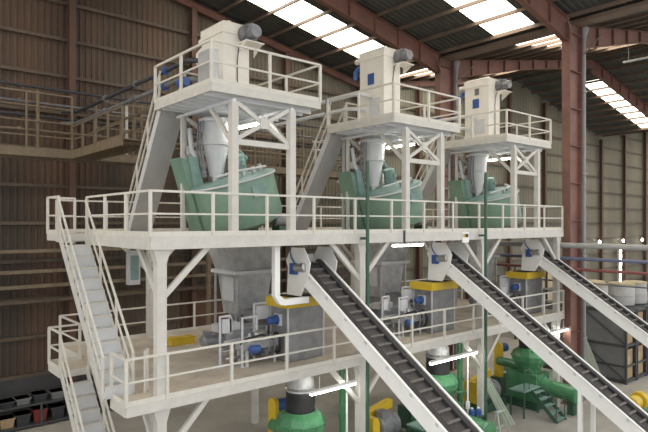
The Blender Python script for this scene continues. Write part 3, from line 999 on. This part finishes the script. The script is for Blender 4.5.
def conveyor():
    XC = 11.25
    H = Vector((XC, 13.85, 7.40))
    LEN = 11.6
    c = thing('belt_conveyor', '', 'conveyor', (XC, 4.6, 0), 'inclined belt conveyors')

    def P(s, x, n):
        return H + AV * s + NV * n + Vector((x, 0, 0))

    for sx in (-1, 1):
        x = 0.49 * sx
        a = [P(0.05, x, 0.06), P(LEN, x, 0.06), P(LEN, x, -0.39), P(0.05, x, -0.39)]
        side = MB().prism(a, (0.025 * sx, 0, 0)).build('side_panel', 'white', c)
        MB().beam(P(0.05, x + 0.03 * sx, 0.06), P(LEN, x + 0.03 * sx, 0.06), 0.08, 0.025, up=NV).build('top_lip', 'white', side)
        k = 0.8
        while k < LEN:
            q = P(k, x + 0.028 * sx, -0.02)
            MB().beam(q - AV * 0.05, q + AV * 0.05, 0.03, 0.06, up=NV).build('clip', 'joist', side)
            k += 0.95
    belt = MB().beam(P(0, 0, -0.06), P(LEN, 0, -0.06), 0.92, 0.03, up=NV).build('belt', 'pocket', c)
    MB().beam(P(0.1, 0, -0.3), P(LEN, 0, -0.36), 0.9, 0.02, up=NV).build('return_belt', 'belt', c)
    for sx in (-1, 1):
        # side walls of the belt
        MB().beam(P(0, 0.36 * sx, 0.0), P(LEN, 0.36 * sx, 0.0), 0.17, 0.12, up=NV).build('belt_sidewall', 'belt', belt)
    k = 0.12
    while k < LEN - 0.1:
        bar('cleat', P(k, -0.27, -0.005), P(k, 0.27, -0.005), 0.07, 0.08, 'cleat', belt, up=NV)
        k += 0.34
    # head end: two pentagon plates, pulley, motor
    for sx in (-1, 1):
        x = 0.52 * sx
        hd = [(x, 14.28, 6.36), (x, 13.58, 6.36), (x, 13.22, 6.95), (x, 13.12, 7.40), (x, 13.42, 7.84), (x, 14.05, 7.84), (x, 14.32, 7.42), (x, 14.22, 7.2)]
        MB().prism([(XC + a, b, z) for a, b, z in hd], (0.03 * sx, 0, 0)).build('head_plate', 'white', c)
    MB().box(XC - 0.46, XC + 0.46, 14.2, 14.24, 6.4, 7.6).build('chute_back', 'white', c)
    MB().cyl((XC - 0.45, 13.82, 7.18), (XC + 0.45, 13.82, 7.18), 0.2, n=20).build('head_pulley', 'black', c, True)
    gb = MB().box(XC - 0.68, XC - 0.50, 13.72, 13.98, 7.02, 7.36).build('gearbox', 'blue', c)
    MB().lathe((XC - 0.6, 13.75, 7.22), (0.15, -1, 0.1), [(0.13, 0), (0.13, 0.3), (0.145, 0.31), (0.145, 0.4), (0.09, 0.43)], 16).build('drive_motor', 'steel', gb, True)
    MB().tube([(XC - 0.58, 13.85, 7.36), (XC - 0.6, 14.0, 7.55), (XC - 0.55, 14.1, 7.7), (XC - 0.52, 14.05, 7.9)], 0.022, 6).build('cable', 'blue', gb, True)
    # support legs to the floor
    for s in (6.9, 10.4):
        for sx in (-1, 1):
            p = P(s, 0.45 * sx, -0.36)
            MB().box(p.x - 0.06, p.x + 0.06, p.y - 0.06, p.y + 0.06, 0, p.z).build('support_leg', 'white', c)
    p = P(LEN, 0, -0.12)
    MB().cyl((XC - 0.45, p.y + 0.1, p.z + 0.05), (XC + 0.45, p.y + 0.1, p.z + 0.05), 0.2, n=20).build('tail_pulley', 'black', c, True)
    return c


CV = ['white inclined belt conveyor with dark cleated belt, nearest and leftmost', 'white inclined belt conveyor with dark cleated belt, middle of three', 'white inclined belt conveyor with dark cleated belt, farthest right']
c0 = conveyor()
c0['label'] = CV[0]
for i in (1, 2):
    dup(c0, (i * S, 0, 0), CV[i])

hb = thing('hanger_bracket', 'white L-shaped tube bracket hanging beside the nearest conveyor head', 'bracket', (9.6, 13.4, L2 - 0.4))
MB().box(9.48, 9.66, 13.22, 13.38, 6.50, L2 - 0.33).build('hanger_tube', 'white', hb)
MB().prism([(9.48, 13.22, 6.5), (9.66, 13.22, 6.5), (9.84, 13.22, 6.38), (9.84, 13.22, 6.2), (9.66, 13.22, 6.24)], (0, 0.16, 0)).build('corner_tube', 'white', hb)
MB().box(9.84, 10.74, 13.22, 13.38, 6.2, 6.38).build('cross_tube', 'white', hb)


# ------------------------------------------------------------------ ground floor machines
def granulator():
    cx, cy = 11.1, 14.1
    g = thing('granulator', '', 'granulator', (cx, cy, 0), 'green granulators on the ground floor')
    MB().box(cx - 0.75, cx + 0.75, cy - 0.8, cy + 1.0, 0.0, 0.35).build('plinth', 'dgreen', g)
    MB().box(cx - 0.6, cx + 0.6, cy - 0.7, cy + 0.85, 0.35, 1.55).build('gear_casing', 'green', g)
    hop = MB().lathe((cx, cy, 1.5), (0, 0, 1), [(0.5, 0), (0.55, 0.25), (0.78, 0.62), (0.80, 0.85), (0.72, 1.05), (0.5, 1.18)], 12).build('hopper', 'green', g)
    for k in range(12):
        a = 2 * math.pi * (k + 0.0) / 12
        e = Vector((math.cos(a), math.sin(a), 0))
        MB().beam(Vector((cx, cy, 2.0)) + e * 0.66, Vector((cx, cy, 2.35)) + e * 0.82, 0.04, 0.06).build('rib', 'green', hop)
    MB().lathe((cx, cy, 2.66), (0, 0, 1), [(0.45, 0), (0.47, 0.06), (0.45, 0.12), (0.47, 0.3), (0.45, 0.5), (0.47, 0.6), (0.45, 0.66)], 26).build('rubber_sleeve', 'black', g, True)
    ch = MB().lathe((cx, cy, 3.32), (0, 0, 1), [(0.47, 0), (0.47, 0.05), (0.44, 0.06), (0.44, 0.3), (0.33, 0.65)], 24).build('inlet_chute', 'galv', g, True)
    MB().torus((cx, cy, 3.42), (0, 0, 1), 0.46, 0.03, 26, 6).build('clamp_ring', 'steel', ch, True)
    # barrel towards the front
    MB().lathe((cx + 0.05, cy - 0.7, 1.0), (0, -1, -0.05), [(0.42, 0), (0.42, 0.1), (0.36, 0.12), (0.36, 1.5), (0.42, 1.52), (0.42, 1.65), (0.2, 1.75)], 22).build('barrel', 'green', g, True)
    MB().box(cx - 0.1, cx + 0.2, cy - 2.2, cy - 1.9, 0, 0.7).build('barrel_support', 'dgreen', g)
    # belt guard and motor at the back
    gx, gy = cx + 0.16, cy + 1.78
    q = [(gx, gy + 0.22 * math.cos(t), 2.38 + 0.22 * math.sin(t)) for t in [math.pi * k / 8 for k in range(9)]]
    q += [(gx, gy - 0.22, 0.9), (gx, gy + 0.22, 0.9)]
    MB().prism(q, (0.16, 0, 0)).build('belt_guard', 'yellow', g)
    mo = MB().lathe((gx + 0.17, gy - 0.05, 2.33), (1, -0.2, 0), [(0.2, 0), (0.22, 0.04), (0.22, 0.34), (0.15, 0.4)], 18).build('motor', 'blue', g, True)
    MB().cyl((gx + 0.16, gy, 1.3), (gx + 0.9, gy, 1.3), 0.2, n=14).build('drive_shaft', 'green', g, True)
    MB().cyl((gx + 0.06, gy, 1.7), (cx + 0.1, cy + 0.5, 1.7), 0.22, n=14).build('gear_neck', 'green', g, True)
    MB().box(gx - 0.2, gx + 0.9, gy - 0.3, gy + 0.3, 0, 0.9).build('motor_stand', 'dgreen', g)
    # service step and stair on the left
    pl = MB().box(cx - 2.15, cx - 0.8, cy - 1.0, cy - 0.25, 1.14, 1.2).build('service_platform', 'teal', g)
    for x in (cx - 2.1, cx - 0.9):
        for y in (cy - 0.95, cy - 0.3):
            MB().box(x - 0.03, x + 0.03, y - 0.03, y + 0.03, 0, 1.14).build('leg', 'dgreen', pl)
    for k in range(5):
        z = 1.2 - 0.24 * (k + 0.5)
        y = cy - 1.0 - 0.24 * (k + 0.5)
        MB().box(cx - 1.55, cx - 0.85, y - 0.13, y + 0.11, z - 0.03, z).build('step', 'teal', g)
    for x in (cx - 1.58, cx - 0.82):
        st = MB().beam((x, cy - 1.0, 1.12), (x, cy - 2.2, -0.0), 0.03, 0.16).build('stair_stringer', 'dgreen', g)
        MB().tube([(x, cy - 0.9, 1.2), (x, cy - 0.9, 2.1), (x, cy - 2.15, 0.95), (x, cy - 2.15, 0.0)], 0.022, 6).build('stair_handrail', 'dgreen', st, True)
    MB().tube([(cx - 2.1, cy - 0.95, 1.2), (cx - 2.1, cy - 0.95, 2.1), (cx - 1.58, cy - 0.95, 2.1)], 0.022, 6).build('platform_rail', 'dgreen', pl, True)
    MB().tube([(cx + 0.5, cy - 0.5, 1.9), (cx + 0.9, cy - 0.7, 1.9), (cx + 1.0, cy - 0.8, 1.2), (cx + 1.0, cy - 0.8, 0.1)], 0.05, 8).build('pipe', 'green', g, True)
    return g


g0 = granulator()
GL = ['green granulator with black rubber sleeve below the lower deck, %s' % u for u in UN]
g0['label'] = GL[0]
for i in (1, 2):
    dup(g0, (i * S, 0, 0), GL[i])


def drive_unit():
    x, y = 15.9, 15.1
    d = thing('drive_unit', '', 'motor', (x, y, 0), 'yellow drive units')
    MB().box(x - 0.9, x + 1.0, y - 0.5, y + 0.5, 0, 0.4).build('base_frame', 'dgreen', d)
    MB().prism([(x - 0.95, y - 0.45, 0.4), (x - 0.6, y - 0.45, 0.4), (x - 0.6, y - 0.45, 1.15), (x - 0.7, y - 0.45, 1.35), (x - 0.95, y - 0.45, 1.35)], (0, 0.95, 0)).build('belt_guard', 'yellow', d)
    MB().prism([(x - 0.6, y + 0.2, 0.9), (x + 0.8, y + 0.2, 1.3), (x + 0.8, y + 0.2, 1.6), (x - 0.6, y + 0.2, 1.35)], (0, 0.3, 0)).build('shaft_guard', 'yellow', d)
    mo = MB().lathe((x - 0.5, y - 0.1, 0.85), (1, 0, 0), [(0.3, 0), (0.4, 0.06), (0.4, 0.8), (0.43, 0.82), (0.43, 1.0), (0.3, 1.06)], 24).build('motor', 'motor', d, True)
    MB().box(x - 0.3, x + 0.1, y - 0.3, y + 0.1, 1.2, 1.42).build('terminal_box', 'motor', mo)
    for k in range(7):
        MB().torus((x - 0.3 + 0.1 * k, y - 0.1, 0.85), (1, 0, 0), 0.4, 0.018, 20, 6).build('cooling_fin', 'motor', mo, True)
    MB().box(x - 0.35, x + 0.35, y - 0.4, y + 0.2, 0.4, 0.5).build('motor_foot', 'dgreen', d)
    return d


d0 = drive_unit()
d0['label'] = 'grey electric motor with yellow belt guard under the deck, between left and middle units'
dup(d0, (S, 0, 0), 'grey electric motor with yellow belt guard under the deck, between middle and far units')

for i, (x, nm) in enumerate(((12.62, 'left of the middle unit'), (19.1, 'left of the far unit'))):
    gp = thing('green_pole', 'tall thin dark green pole rising past both decks, %s' % nm, 'pole', (x, 12.62, 0), 'dark green poles')
    MB().cyl((x, 12.62, 0), (x, 12.62, 10.55), 0.06, n=12).build('pole', 'dgreen', gp, True)
    MB().cyl((x, 12.62, 0), (x, 12.62, 0.03), 0.18, n=16).build('base_flange', 'dgreen', gp, True)
    MB().box(x - 0.05, x + 0.05, 12.62, 12.92, L2 - 0.2, L2 - 0.12).build('wall_bracket', 'dgreen', gp)
    wp = thing('white_conduit', 'thin white conduit pipe below the lower deck, %s' % nm, 'pipe', (x - 0.25, 13.2, 0), 'white conduits')
    MB().cyl((x - 0.35, 13.2, 0), (x - 0.35, 13.2, L1 - 0.02), 0.035, n=10).build('pipe', 'white', wp, True)
    MB().box(x - 0.41, x - 0.29, 13.14, 13.26, 1.3, 1.6).build('junction_box', 'white', wp)
    gp2 = thing('green_standpipe', 'green standpipe below the lower deck, %s' % nm, 'pipe', (x + 0.1, 13.9, 0), 'green standpipes')
    MB().cyl((x + 0.1, 13.9, 0), (x + 0.1, 13.9, L1 - 0.02), 0.11, n=12).build('pipe', 'green', gp2, True)
    MB().cyl((x + 0.1, 13.9, 2.2), (x + 0.1, 13.9, 2.3), 0.17, n=14).build('flange', 'green', gp2, True)

# leaning boards, trestle and bench things by the column
for k in range(3):
    o = MB().beam((19.9 + 0.16 * k, 12.2 - 0.06 * k, 0.62), (19.55 + 0.13 * k, 13.0, 2.35), 0.15, 0.03, up=Vector((1, 0, 0))).build('leaning_board', 'palegreen')
    tag(o, '%s pale green board leaning beside the far granulator' % ('first', 'second', 'third')[k], 'board', 'boards leaning near the far granulator')
tr = thing('trestle', 'pale steel trestle holding the leaning boards', 'trestle', (19.7, 12.5, 0))
for x in (19.45, 20.15):
    for y in (12.1, 12.75):
        MB().beam((x, y, 0), (x + (0.12 if x < 19.8 else -0.12), 12.42, 1.2), 0.05, 0.05).build('leg', 'palegreen', tr)
MB().box(19.45, 20.15, 12.36, 12.48, 0.56, 0.62).build('rail', 'palegreen', tr)
MB().box(19.5, 20.1, 12.36, 12.48, 1.16, 1.22).build('rail', 'palegreen', tr)
for k, (x, y) in enumerate(((18.6, 12.9), (18.86, 12.78))):
    b = thing('blue_can', '%s blue container on the green stand by the column' % ('left', 'right')[k], 'container', (x, y, 1.15), 'blue containers')
    MB().lathe((x, y, 1.15), (0, 0, 1), [(0.11, 0), (0.11, 0.2), (0.06, 0.26)], 14).build('body', 'blue', b, True)
    MB().cyl((x, y, 1.41), (x, y, 1.45), 0.05, n=12).build('cap', 'white', b, True)
bs = thing('green_stand', 'dark green stand below the blue containers', 'stand', (18.9, 12.85, 0))
MB().box(18.42, 19.0, 12.6, 13.05, 1.1, 1.15).build('top', 'dgreen', bs)
for x in (18.46, 18.96):
    for y in (12.65, 13.0):
        MB().box(x - 0.03, x + 0.03, y - 0.03, y + 0.03, 0, 1.1).build('leg', 'dgreen', bs)

# ------------------------------------------------------------------ gable catwalk and wall pipework
zc = EYE + 2.94
cw = thing('wall_catwalk', 'tan steel catwalk with tall railings along the gable wall', 'catwalk', (10, 25.6, zc))
MB().box(-10, 26.4, 25.0, 26.3, zc - 0.03, zc).build('floor_plate', 'catwalk', cw)
bar('edge_beam', (-10, 25.0, zc - 0.12), (26.4, 25.0, zc - 0.12), 0.06, 0.24, 'catwalk', cw)
bar('edge_beam', (-10, 26.3, zc - 0.12), (26.4, 26.3, zc - 0.12), 0.06, 0.24, 'catwalk', cw)
guardrail(cw, (-10, 25.0), (7.45, 25.0), zc, m='catwalk', h=2.35, n=10, levels=(0.6, 1.2, 1.8), rw=0.06)
guardrail(cw, (8.45, 25.0), (26.4, 25.0), zc, m='catwalk', h=2.35, n=11, levels=(0.6, 1.2, 1.8), rw=0.06)
MB().box(7.45, 8.45, 19.4, 25.0, zc - 0.03, zc).build('branch_plate', 'catwalk', cw)
for x in (7.45, 8.45):
    bar('edge_beam', (x, 19.4, zc - 0.12), (x, 25.0, zc - 0.12), 0.06, 0.24, 'catwalk', cw)
    guardrail(cw, (x, 19.4), (x, 25.0), zc, m='catwalk', n=4, ends=(True, False))
for y in [19.8 + 0.6 * k for k in range(9)]:
    bar('cross_bar', (7.48, y, zc - 0.1), (8.42, y, zc - 0.1), 0.05, 0.12, 'catwalk', cw)
for x in (-4, 14, 20, 26):
    MB().box(x - 0.09, x + 0.09, 25.1, 25.28, 0, zc - 0.03).build('post', 'catwalk', cw)
    bar('bracket', (x, 25.2, zc - 1.2), (x, 26.2, zc - 0.2), 0.08, 0.1, 'catwalk', cw)
for z, m, nm in ((zc + 2.7, 'dpipe', 'topmost dark'), (zc + 2.05, 'pipeg', 'upper grey'), (zc + 1.5, 'dpipe', 'second dark'), (zc + 0.9, 'catwalk', 'lowest tan')):
    t = thing('wall_pipe', '%s pipe running along the gable catwalk' % nm, 'pipe', (10, 25.55, z), 'pipes along the gable catwalk')
    MB().cyl((-10, 25.6, z), (26.2, 25.6, z), 0.06, n=10).build('pipe', m, t, True)
    for x in (-2, 1.5, 5.5, 10, 15, 20, 25):
        MB().cyl((x, 25.6, z), (x + 0.12, 25.6, z), 0.11, n=12).build('flange', m, t, True)
for k, (x, m) in enumerate(((6.2, 'catwalk'), (9.9, 'cream'), (10.6, 'catwalk'), (11.6, 'cream'))):
    t = thing('standing_pipe', '%s upright pipe on the gable catwalk, counted from the left' % ('first', 'second', 'third', 'fourth')[k], 'pipe', (x, 25.3, zc), 'upright pipes on the catwalk')
    MB().cyl((x, 25.3, zc), (x, 25.3, zc + 2.5), 0.07, n=10).build('pipe', m, t, True)
    MB().cyl((x, 25.3, zc + 1.2), (x, 25.3, zc + 1.3), 0.13, n=12).build('flange', m, t, True)
for k, (z, m) in enumerate(((7.3, 'catwalk'), (6.4, 'catwalk'), (5.75, 'catwalk'), (5.1, 'girt'))):
    t = thing('cable_tray', '%s tan cable tray on the gable wall behind the decks' % ('highest', 'second highest', 'third highest', 'lowest')[k], 'tray', (8, 27.3, z), 'cable trays on the gable wall')
    MB().box(-10, 27, 27.04, 27.34, z, z + 0.02).build('tray_bed', m, t)
    for y in (27.04, 27.34):
        MB().box(-10, 27, y - 0.01, y + 0.01, z, z + 0.14).build('tray_side', m, t)
br = thing('door_1', 'brown sheet steel door in the gable wall', 'door', (14.2, 27.6, 0))
del br['category'], br['label']
br['kind'] = 'structure'
MB().box(14.0, 16.8, 27.72, 27.76, 0.0, 5.2).build('door_leaf', 'brown', br)
for x in (14.0, 15.4, 16.8):
    MB().box(x - 0.06, x + 0.06, 27.66, 27.72, 0, 5.2).build('stile', 'wallcol', br)

# ------------------------------------------------------------------ lamps
def strip_lamp(p, q, label, hang=None):
    p, q = Vector(p), Vector(q)
    t = thing('strip_lamp', label, 'lamp', (p + q) / 2, 'fluorescent strip lamps')
    d = (q - p).normalized()
    MB().beam(p, q, 0.14, 0.06).build('housing', 'white', t)
    tb = MB().beam(p + d * 0.03 - Z * 0.06, q - d * 0.03 - Z * 0.06, 0.11, 0.06).build('diffuser', 'lamp', t)
    if hang:
        for f in (0.2, 0.8):
            c = p.lerp(q, f)
            MB().beam(c, c + Z * hang, 0.015, 0.015).build('hanger', 'white', t)
    return t


for i in range(3):
    ox = i * S
    strip_lamp((9.45 + ox, 13.9, L3 - 0.62), (9.45 + ox, 15.3, L3 - 0.62), 'lit strip lamp under the high platform, %s' % UN[i], 0.15)
    if i == 1:
        strip_lamp((7.5 + ox, YF + 0.25, L2 - 0.4), (9.1 + ox, YF + 0.25, L2 - 0.4), 'lit strip lamp under the upper deck edge beside the middle unit', 0.12)
    strip_lamp((10.45 + ox - (1.4 if i == 1 else 0), YF - 0.12, L1 - 0.68), (12.3 + ox - (0.4 if i == 1 else 0), YF - 0.12, L1 - 0.68), 'lit strip lamp under the lower deck edge, %s' % UN[i], 0.4)
for i in range(3):  # extra lamps out of view, added to brighten the space below the decks
    ox = i * S
    strip_lamp((8.2 + ox, 17.2, L1 - 0.42), (10.4 + ox, 17.2, L1 - 0.42), 'added unseen strip lamp below the lower deck, %s' % UN[i], 0.2)
    strip_lamp((8.0 + ox, 18.6, L2 - 0.42), (10.2 + ox, 18.6, L2 - 0.42), 'added unseen strip lamp below the upper deck, %s' % UN[i], 0.2)
for k, x in enumerate((62.8, 69.0, 74.6)):
    t = thing('wall_lamp', 'small round lamp on the distant gable wall, %s of three' % ('left', 'middle', 'right')[k], 'lamp', (x, 27.4, 6.5), 'small lamps on the gable wall')
    MB().lathe((x, 27.3, 6.55), (0, -1, 0), [(0.09, 0), (0.18, 0.05), (0.18, 0.12), (0.1, 0.18)], 14).build('globe', 'lamp', t, True)
    MB().box(x - 0.06, x + 0.06, 27.3, 27.8, 6.5, 6.6).build('arm', 'motor', t)
t = thing('light_gap_strip', 'tall upright glowing strip standing in for a light gap in the distant wall', 'lamp', (68.4, 27.2, 1.0))
MB().box(68.33, 68.47, 27.2, 27.3, 1.1, 5.9).build('tube', 'lamp', t)  # glowing strip stands in for light coming through a gap in the wall
MB().box(68.2, 68.6, 27.3, 27.5, 1.0, 6.0).build('backing', 'white', t)
t = thing('hanging_strip_lamp', 'unlit hanging strip lamp high under the right roof', 'lamp', (36, 12.9, 18.3))
MB().beam((36.0, 14.2, 18.3), (36.0, 11.6, 18.3), 0.2, 0.1).build('housing', 'drum', t)
for y in (12.0, 13.9):
    MB().cyl((36.0, y, 18.3), (36.0, y, roof_z(36.0)), 0.012, n=6).build('hanger', 'drum', t)

# sign on the upper deck beam
sg = thing('deck_sign', 'small white sign with dark band on the upper deck edge', 'sign', (18.15, YF - 0.06, L2 - 0.3))
MB().box(17.95, 18.36, YF - 0.08, YF - 0.055, L2 - 0.42, L2 - 0.03).build('plate', 'white', sg)
MB().box(17.99, 18.32, YF - 0.085, YF - 0.08, L2 - 0.22, L2 - 0.09).build('dark_band', 'junk', sg)
MB().box(17.99, 18.11, YF - 0.088, YF - 0.085, L2 - 0.21, L2 - 0.10).build('orange_mark', 'yellow', sg)
MB().box(14.62, 14.68, YF - 0.1, YF - 0.055, L2 - 0.40, L2 + 0.08).build('hook_bracket', 'dpipe', UPPER)

# ------------------------------------------------------------------ pipes along the valley columns
for z, m, nm, r in ((EYE - 1.05, 'drum', 'thick grey', 0.13), (EYE - 1.66, 'pipeblue', 'bluish', 0.08), (EYE - 2.15, 'pipered', 'dull red', 0.07), (EYE - 2.75, 'pipeg', 'thin grey', 0.04)):
    t = thing('horizontal_pipe', '%s horizontal pipe passing the red column on the right' % nm, 'pipe', (26.05, 10, z), 'pipes past the red column')
    MB().cyl((25.98, 2, z), (25.98, 16.5, z), r, n=12).build('pipe', m, t, True)
    for y in (12.86,):
        MB().box(25.94, 26.2, y - 0.04, y + 0.04, z - r - 0.05, z - r).build('bracket', 'pipeg', t)

# ------------------------------------------------------------------ storage on the right
def cage_rack(x0, y0, w, dpt, h, label):
    r = thing('storage_rack', label, 'rack', (x0 + w / 2, y0 + dpt / 2, 0), 'dark storage racks')
    for x in (x0, x0 + w):
        for y in (y0, y0 + dpt):
            MB().box(x - 0.05, x + 0.05, y - 0.05, y + 0.05, 0, h).build('upright', 'rackm', r)
    for z in (0.12, 0.92, 2.0, h - 0.1):
        for y in (y0, y0 + dpt):
            bar('beam', (x0, y, z), (x0 + w, y, z), 0.05, 0.1, 'rackm', r)
        for x in (x0, x0 + w):
            bar('side_beam', (x, y0, z), (x, y0 + dpt, z), 0.05, 0.1, 'rackm', r)
    for z in (0.17, 2.05, h - 0.05):
        MB().box(x0, x0 + w, y0, y0 + dpt, z, z + 0.03).build('shelf', 'rackm', r)
    MB().box(x0 + 0.03, x0 + 0.045, y0 + 0.05, y0 + dpt - 0.05, 0.2, h - 0.12).build('side_panel', 'rackp', r)
    bar('diagonal', (x0 - 0.03, y0, 0.15), (x0 - 0.03, y0 + dpt * 0.5, 1.9), 0.03, 0.06, 'rackm', r)
    bar('diagonal', (x0 - 0.03, y0, 2.1), (x0 - 0.03, y0 + dpt * 0.5, h - 0.1), 0.03, 0.06, 'rackm', r)
    bar('diagonal', (x0 - 0.03, y0 + dpt, 2.1), (x0 - 0.03, y0 + dpt * 0.5, h - 0.1), 0.03, 0.06, 'rackm', r)
    return r


def carton(x0, x1, y0, y1, z0, z1, label, m='carton', group='cartons in the racks'):
    c = thing('carton', label, 'box', ((x0 + x1) / 2, (y0 + y1) / 2, z0), group)
    MB().box(x0, x1, y0, y1, z0, z1).build('box', m, c)
    MB().box(x0 - 0.003, x1 + 0.003, (y0 + y1) / 2 - 0.04, (y0 + y1) / 2 + 0.04, z0 + 0.01, z1 + 0.003).build('tape', 'tan', c)
    MB().box((x0 + x1) / 2 - 0.15, (x0 + x1) / 2 + 0.15, y0 - 0.004, y0, z0 + (z1 - z0) * 0.45, z0 + (z1 - z0) * 0.8).build('paper_label', 'tan', c)
    return c


RN = ['leftmost dark rack with panelled side and crossed bars', 'second dark rack from the left full of cartons', 'third dark rack, by the right edge', 'fourth dark rack at the far right']
for k in range(4):
    cage_rack(31.8 + 1.45 * k, 12.4, 1.25, 4.6, 3.9, RN[k])
    for j, z in enumerate((0.21, 2.09)):
        carton(31.95 + 1.45 * k, 32.9 + 1.45 * k, 12.5, 13.6, z, z + 1.55, 'brown carton on the %s shelf of the %s rack' % (('bottom', 'upper')[j], ('leftmost', 'second', 'third', 'fourth')[k]))
for k, (x, y, rr) in enumerate(((32.55, 15.9, 0.66), (32.6, 14.4, 0.68), (34.1, 15.2, 0.66), (34.2, 13.6, 0.68), (35.6, 13.4, 0.62))):
    t = thing('drum', '%s pale drum with tan lid on top of the racks, counted from the back left' % ('first', 'second', 'third', 'fourth', 'fifth')[k], 'drum', (x, y, 3.905), 'pale drums on the racks')
    MB().lathe((x, y, 3.905), (0, 0, 1), [(rr - 0.04, 0), (rr, 0.05), (rr, 0.55), (rr + 0.02, 0.57), (rr, 0.6), (rr, 1.15)], 26).build('shell', 'drum', t, True)
    MB().lathe((x, y, 5.055), (0, 0, 1), [(rr + 0.03, 0), (rr + 0.03, 0.1), (rr - 0.1, 0.13)], 26).build('lid', 'tan', t, True)
# shelf of boxes further back
sh = thing('far_shelf', 'distant shelf of tan boxes behind the red column', 'shelf', (40, 22, 0))
for x in (38.0, 40.4, 42.8):
    for y in (21.4, 22.6):
        MB().box(x - 0.05, x + 0.05, y - 0.05, y + 0.05, 0, 5.4).build('upright', 'rackm', sh)
for z in (0.3, 2.0, 3.6):
    MB().box(38.0, 42.8, 21.4, 22.6, z, z + 0.08).build('shelf_board', 'rackm', sh)
for j, z in enumerate((0.38, 2.08, 3.68)):
    for k in range(4):
        carton(38.15 + 1.15 * k, 39.15 + 1.15 * k, 21.5, 22.5, z, z + 1.1 + 0.2 * ((k + j) % 2), 'tan box on the %s board of the distant shelf, %s from left' % (('bottom', 'middle', 'top')[j], ('first', 'second', 'third', 'fourth')[k]), 'tan', 'boxes on the distant shelf')
rs = [(45.5, 22), (49.0, 22), (52.5, 22)]
for k, (x, y) in enumerate(rs):
    t = thing('pallet_stack', '%s stack of grey sacks on a pallet by the distant wall' % ('left', 'middle', 'right')[k], 'pallet', (x, y, 0), 'pallet stacks by the distant wall')
    MB().box(x - 1.2, x + 1.2, y - 1, y + 1, 0, 0.16).build('pallet', 'tan', t)
    for j in range(5):
        MB().frustum((x - 1.1, x + 1.1, y - 0.9, y + 0.9, 0.16 + 0.55 * j), (x - 1.0, x + 1.0, y - 0.8, y + 0.8, 0.16 + 0.55 * j + 0.53)).build('sack_layer', ('tan', 'drum')[j % 2], t)
# boards leaning on the leftmost rack
for k in range(3):
    o = MB().beam((30.9 - 0.15 * k, 13.2 + 0.12 * k, 0.0), (31.5 - 0.1 * k, 14.5 + 0.15 * k, 2.3), 0.16, 0.03, up=Vector((1, 0, 0))).build('leaning_board', 'palegreen')
    tag(o, '%s pale board leaning in front of the leftmost rack' % ('first', 'second', 'third')[k], 'board', 'boards leaning by the racks')
yp = thing('yellow_pump', 'yellow pump set on the floor at the lower right', 'pump', (27.2, 10.15, 0))
MB().box(26.4, 28.0, 9.8, 10.5, 0, 0.25).build('base', 'tan', yp)
MB().lathe((26.5, 10.15, 0.6), (1, 0, 0), [(0.2, 0), (0.3, 0.05), (0.3, 0.6), (0.2, 0.7), (0.2, 0.8)], 18).build('motor', 'yellow', yp, True)
MB().lathe((27.35, 10.15, 0.6), (1, 0, 0), [(0.35, 0), (0.38, 0.05), (0.38, 0.3), (0.2, 0.36)], 18).build('pump_casing', 'yellow', yp, True)
gc = thing('green_cabinet', 'green machine cabinet at the bottom right corner', 'cabinet', (24.2, 8.2, 0))
MB().box(23.9, 24.5, 7.7, 8.7, 0.1, 1.3).build('body', 'green', gc)
MB().box(23.87, 23.9, 7.85, 8.55, 0.25, 1.15).build('door', 'green', gc)
MB().box(23.95, 24.45, 7.75, 8.65, 0, 0.1).build('plinth', 'dgreen', gc)

# ------------------------------------------------------------------ storage on the left, along the gable wall
ls = thing('low_shelf', 'dark low shelf along the gable wall behind the stairs', 'shelf', (5, 26.6, 0))
for z in (0.1, 0.95):
    MB().box(-4, 10, 25.9, 27.3, z, z + 0.06).build('shelf_board', 'rackm', ls)
for x in (-4, -0.5, 3, 6.5, 10):
    for y in (25.95, 27.25):
        MB().box(x - 0.04, x + 0.04, y - 0.04, y + 0.04, 0, 1.0).build('upright', 'rackm', ls)
it = [(4.6, 'carton', 0.5, 'brown carton'), (5.25, 'carton', 0.4, 'worn brown box'), (5.85, 'junk', 0.45, 'black crate'), (6.5, 'redbox', 0.55, 'red crate'), (7.2, 'junk', 0.5, 'dark crate'), (7.9, 'rackp', 0.4, 'grey box')]
for k, (x, m, s, nm) in enumerate(it):
    for lev, z in (('lower', 0.16), ('upper', 1.01)):
        h = s if lev == 'lower' else s * 0.6
        mm = m if lev == 'lower' else ('junk' if k % 2 else 'rackp')
        t = thing('crate', '%s on the %s board of the low wall shelf, %s from the left' % (nm if lev == 'lower' else ('black bin' if k % 2 else 'grey bin'), lev, ('first', 'second', 'third', 'fourth', 'fifth', 'sixth')[k]), 'crate', (x, 26.4, z), 'crates on the low wall shelf')
        MB().frustum((x - 0.22, x + 0.22, 26.1, 26.6, z), (x - 0.27, x + 0.27, 26.05, 26.65, z + h)).build('body', mm, t)
        MB().box(x - 0.29, x + 0.29, 26.03, 26.67, z + h - 0.05, z + h).build('rim', mm, t)
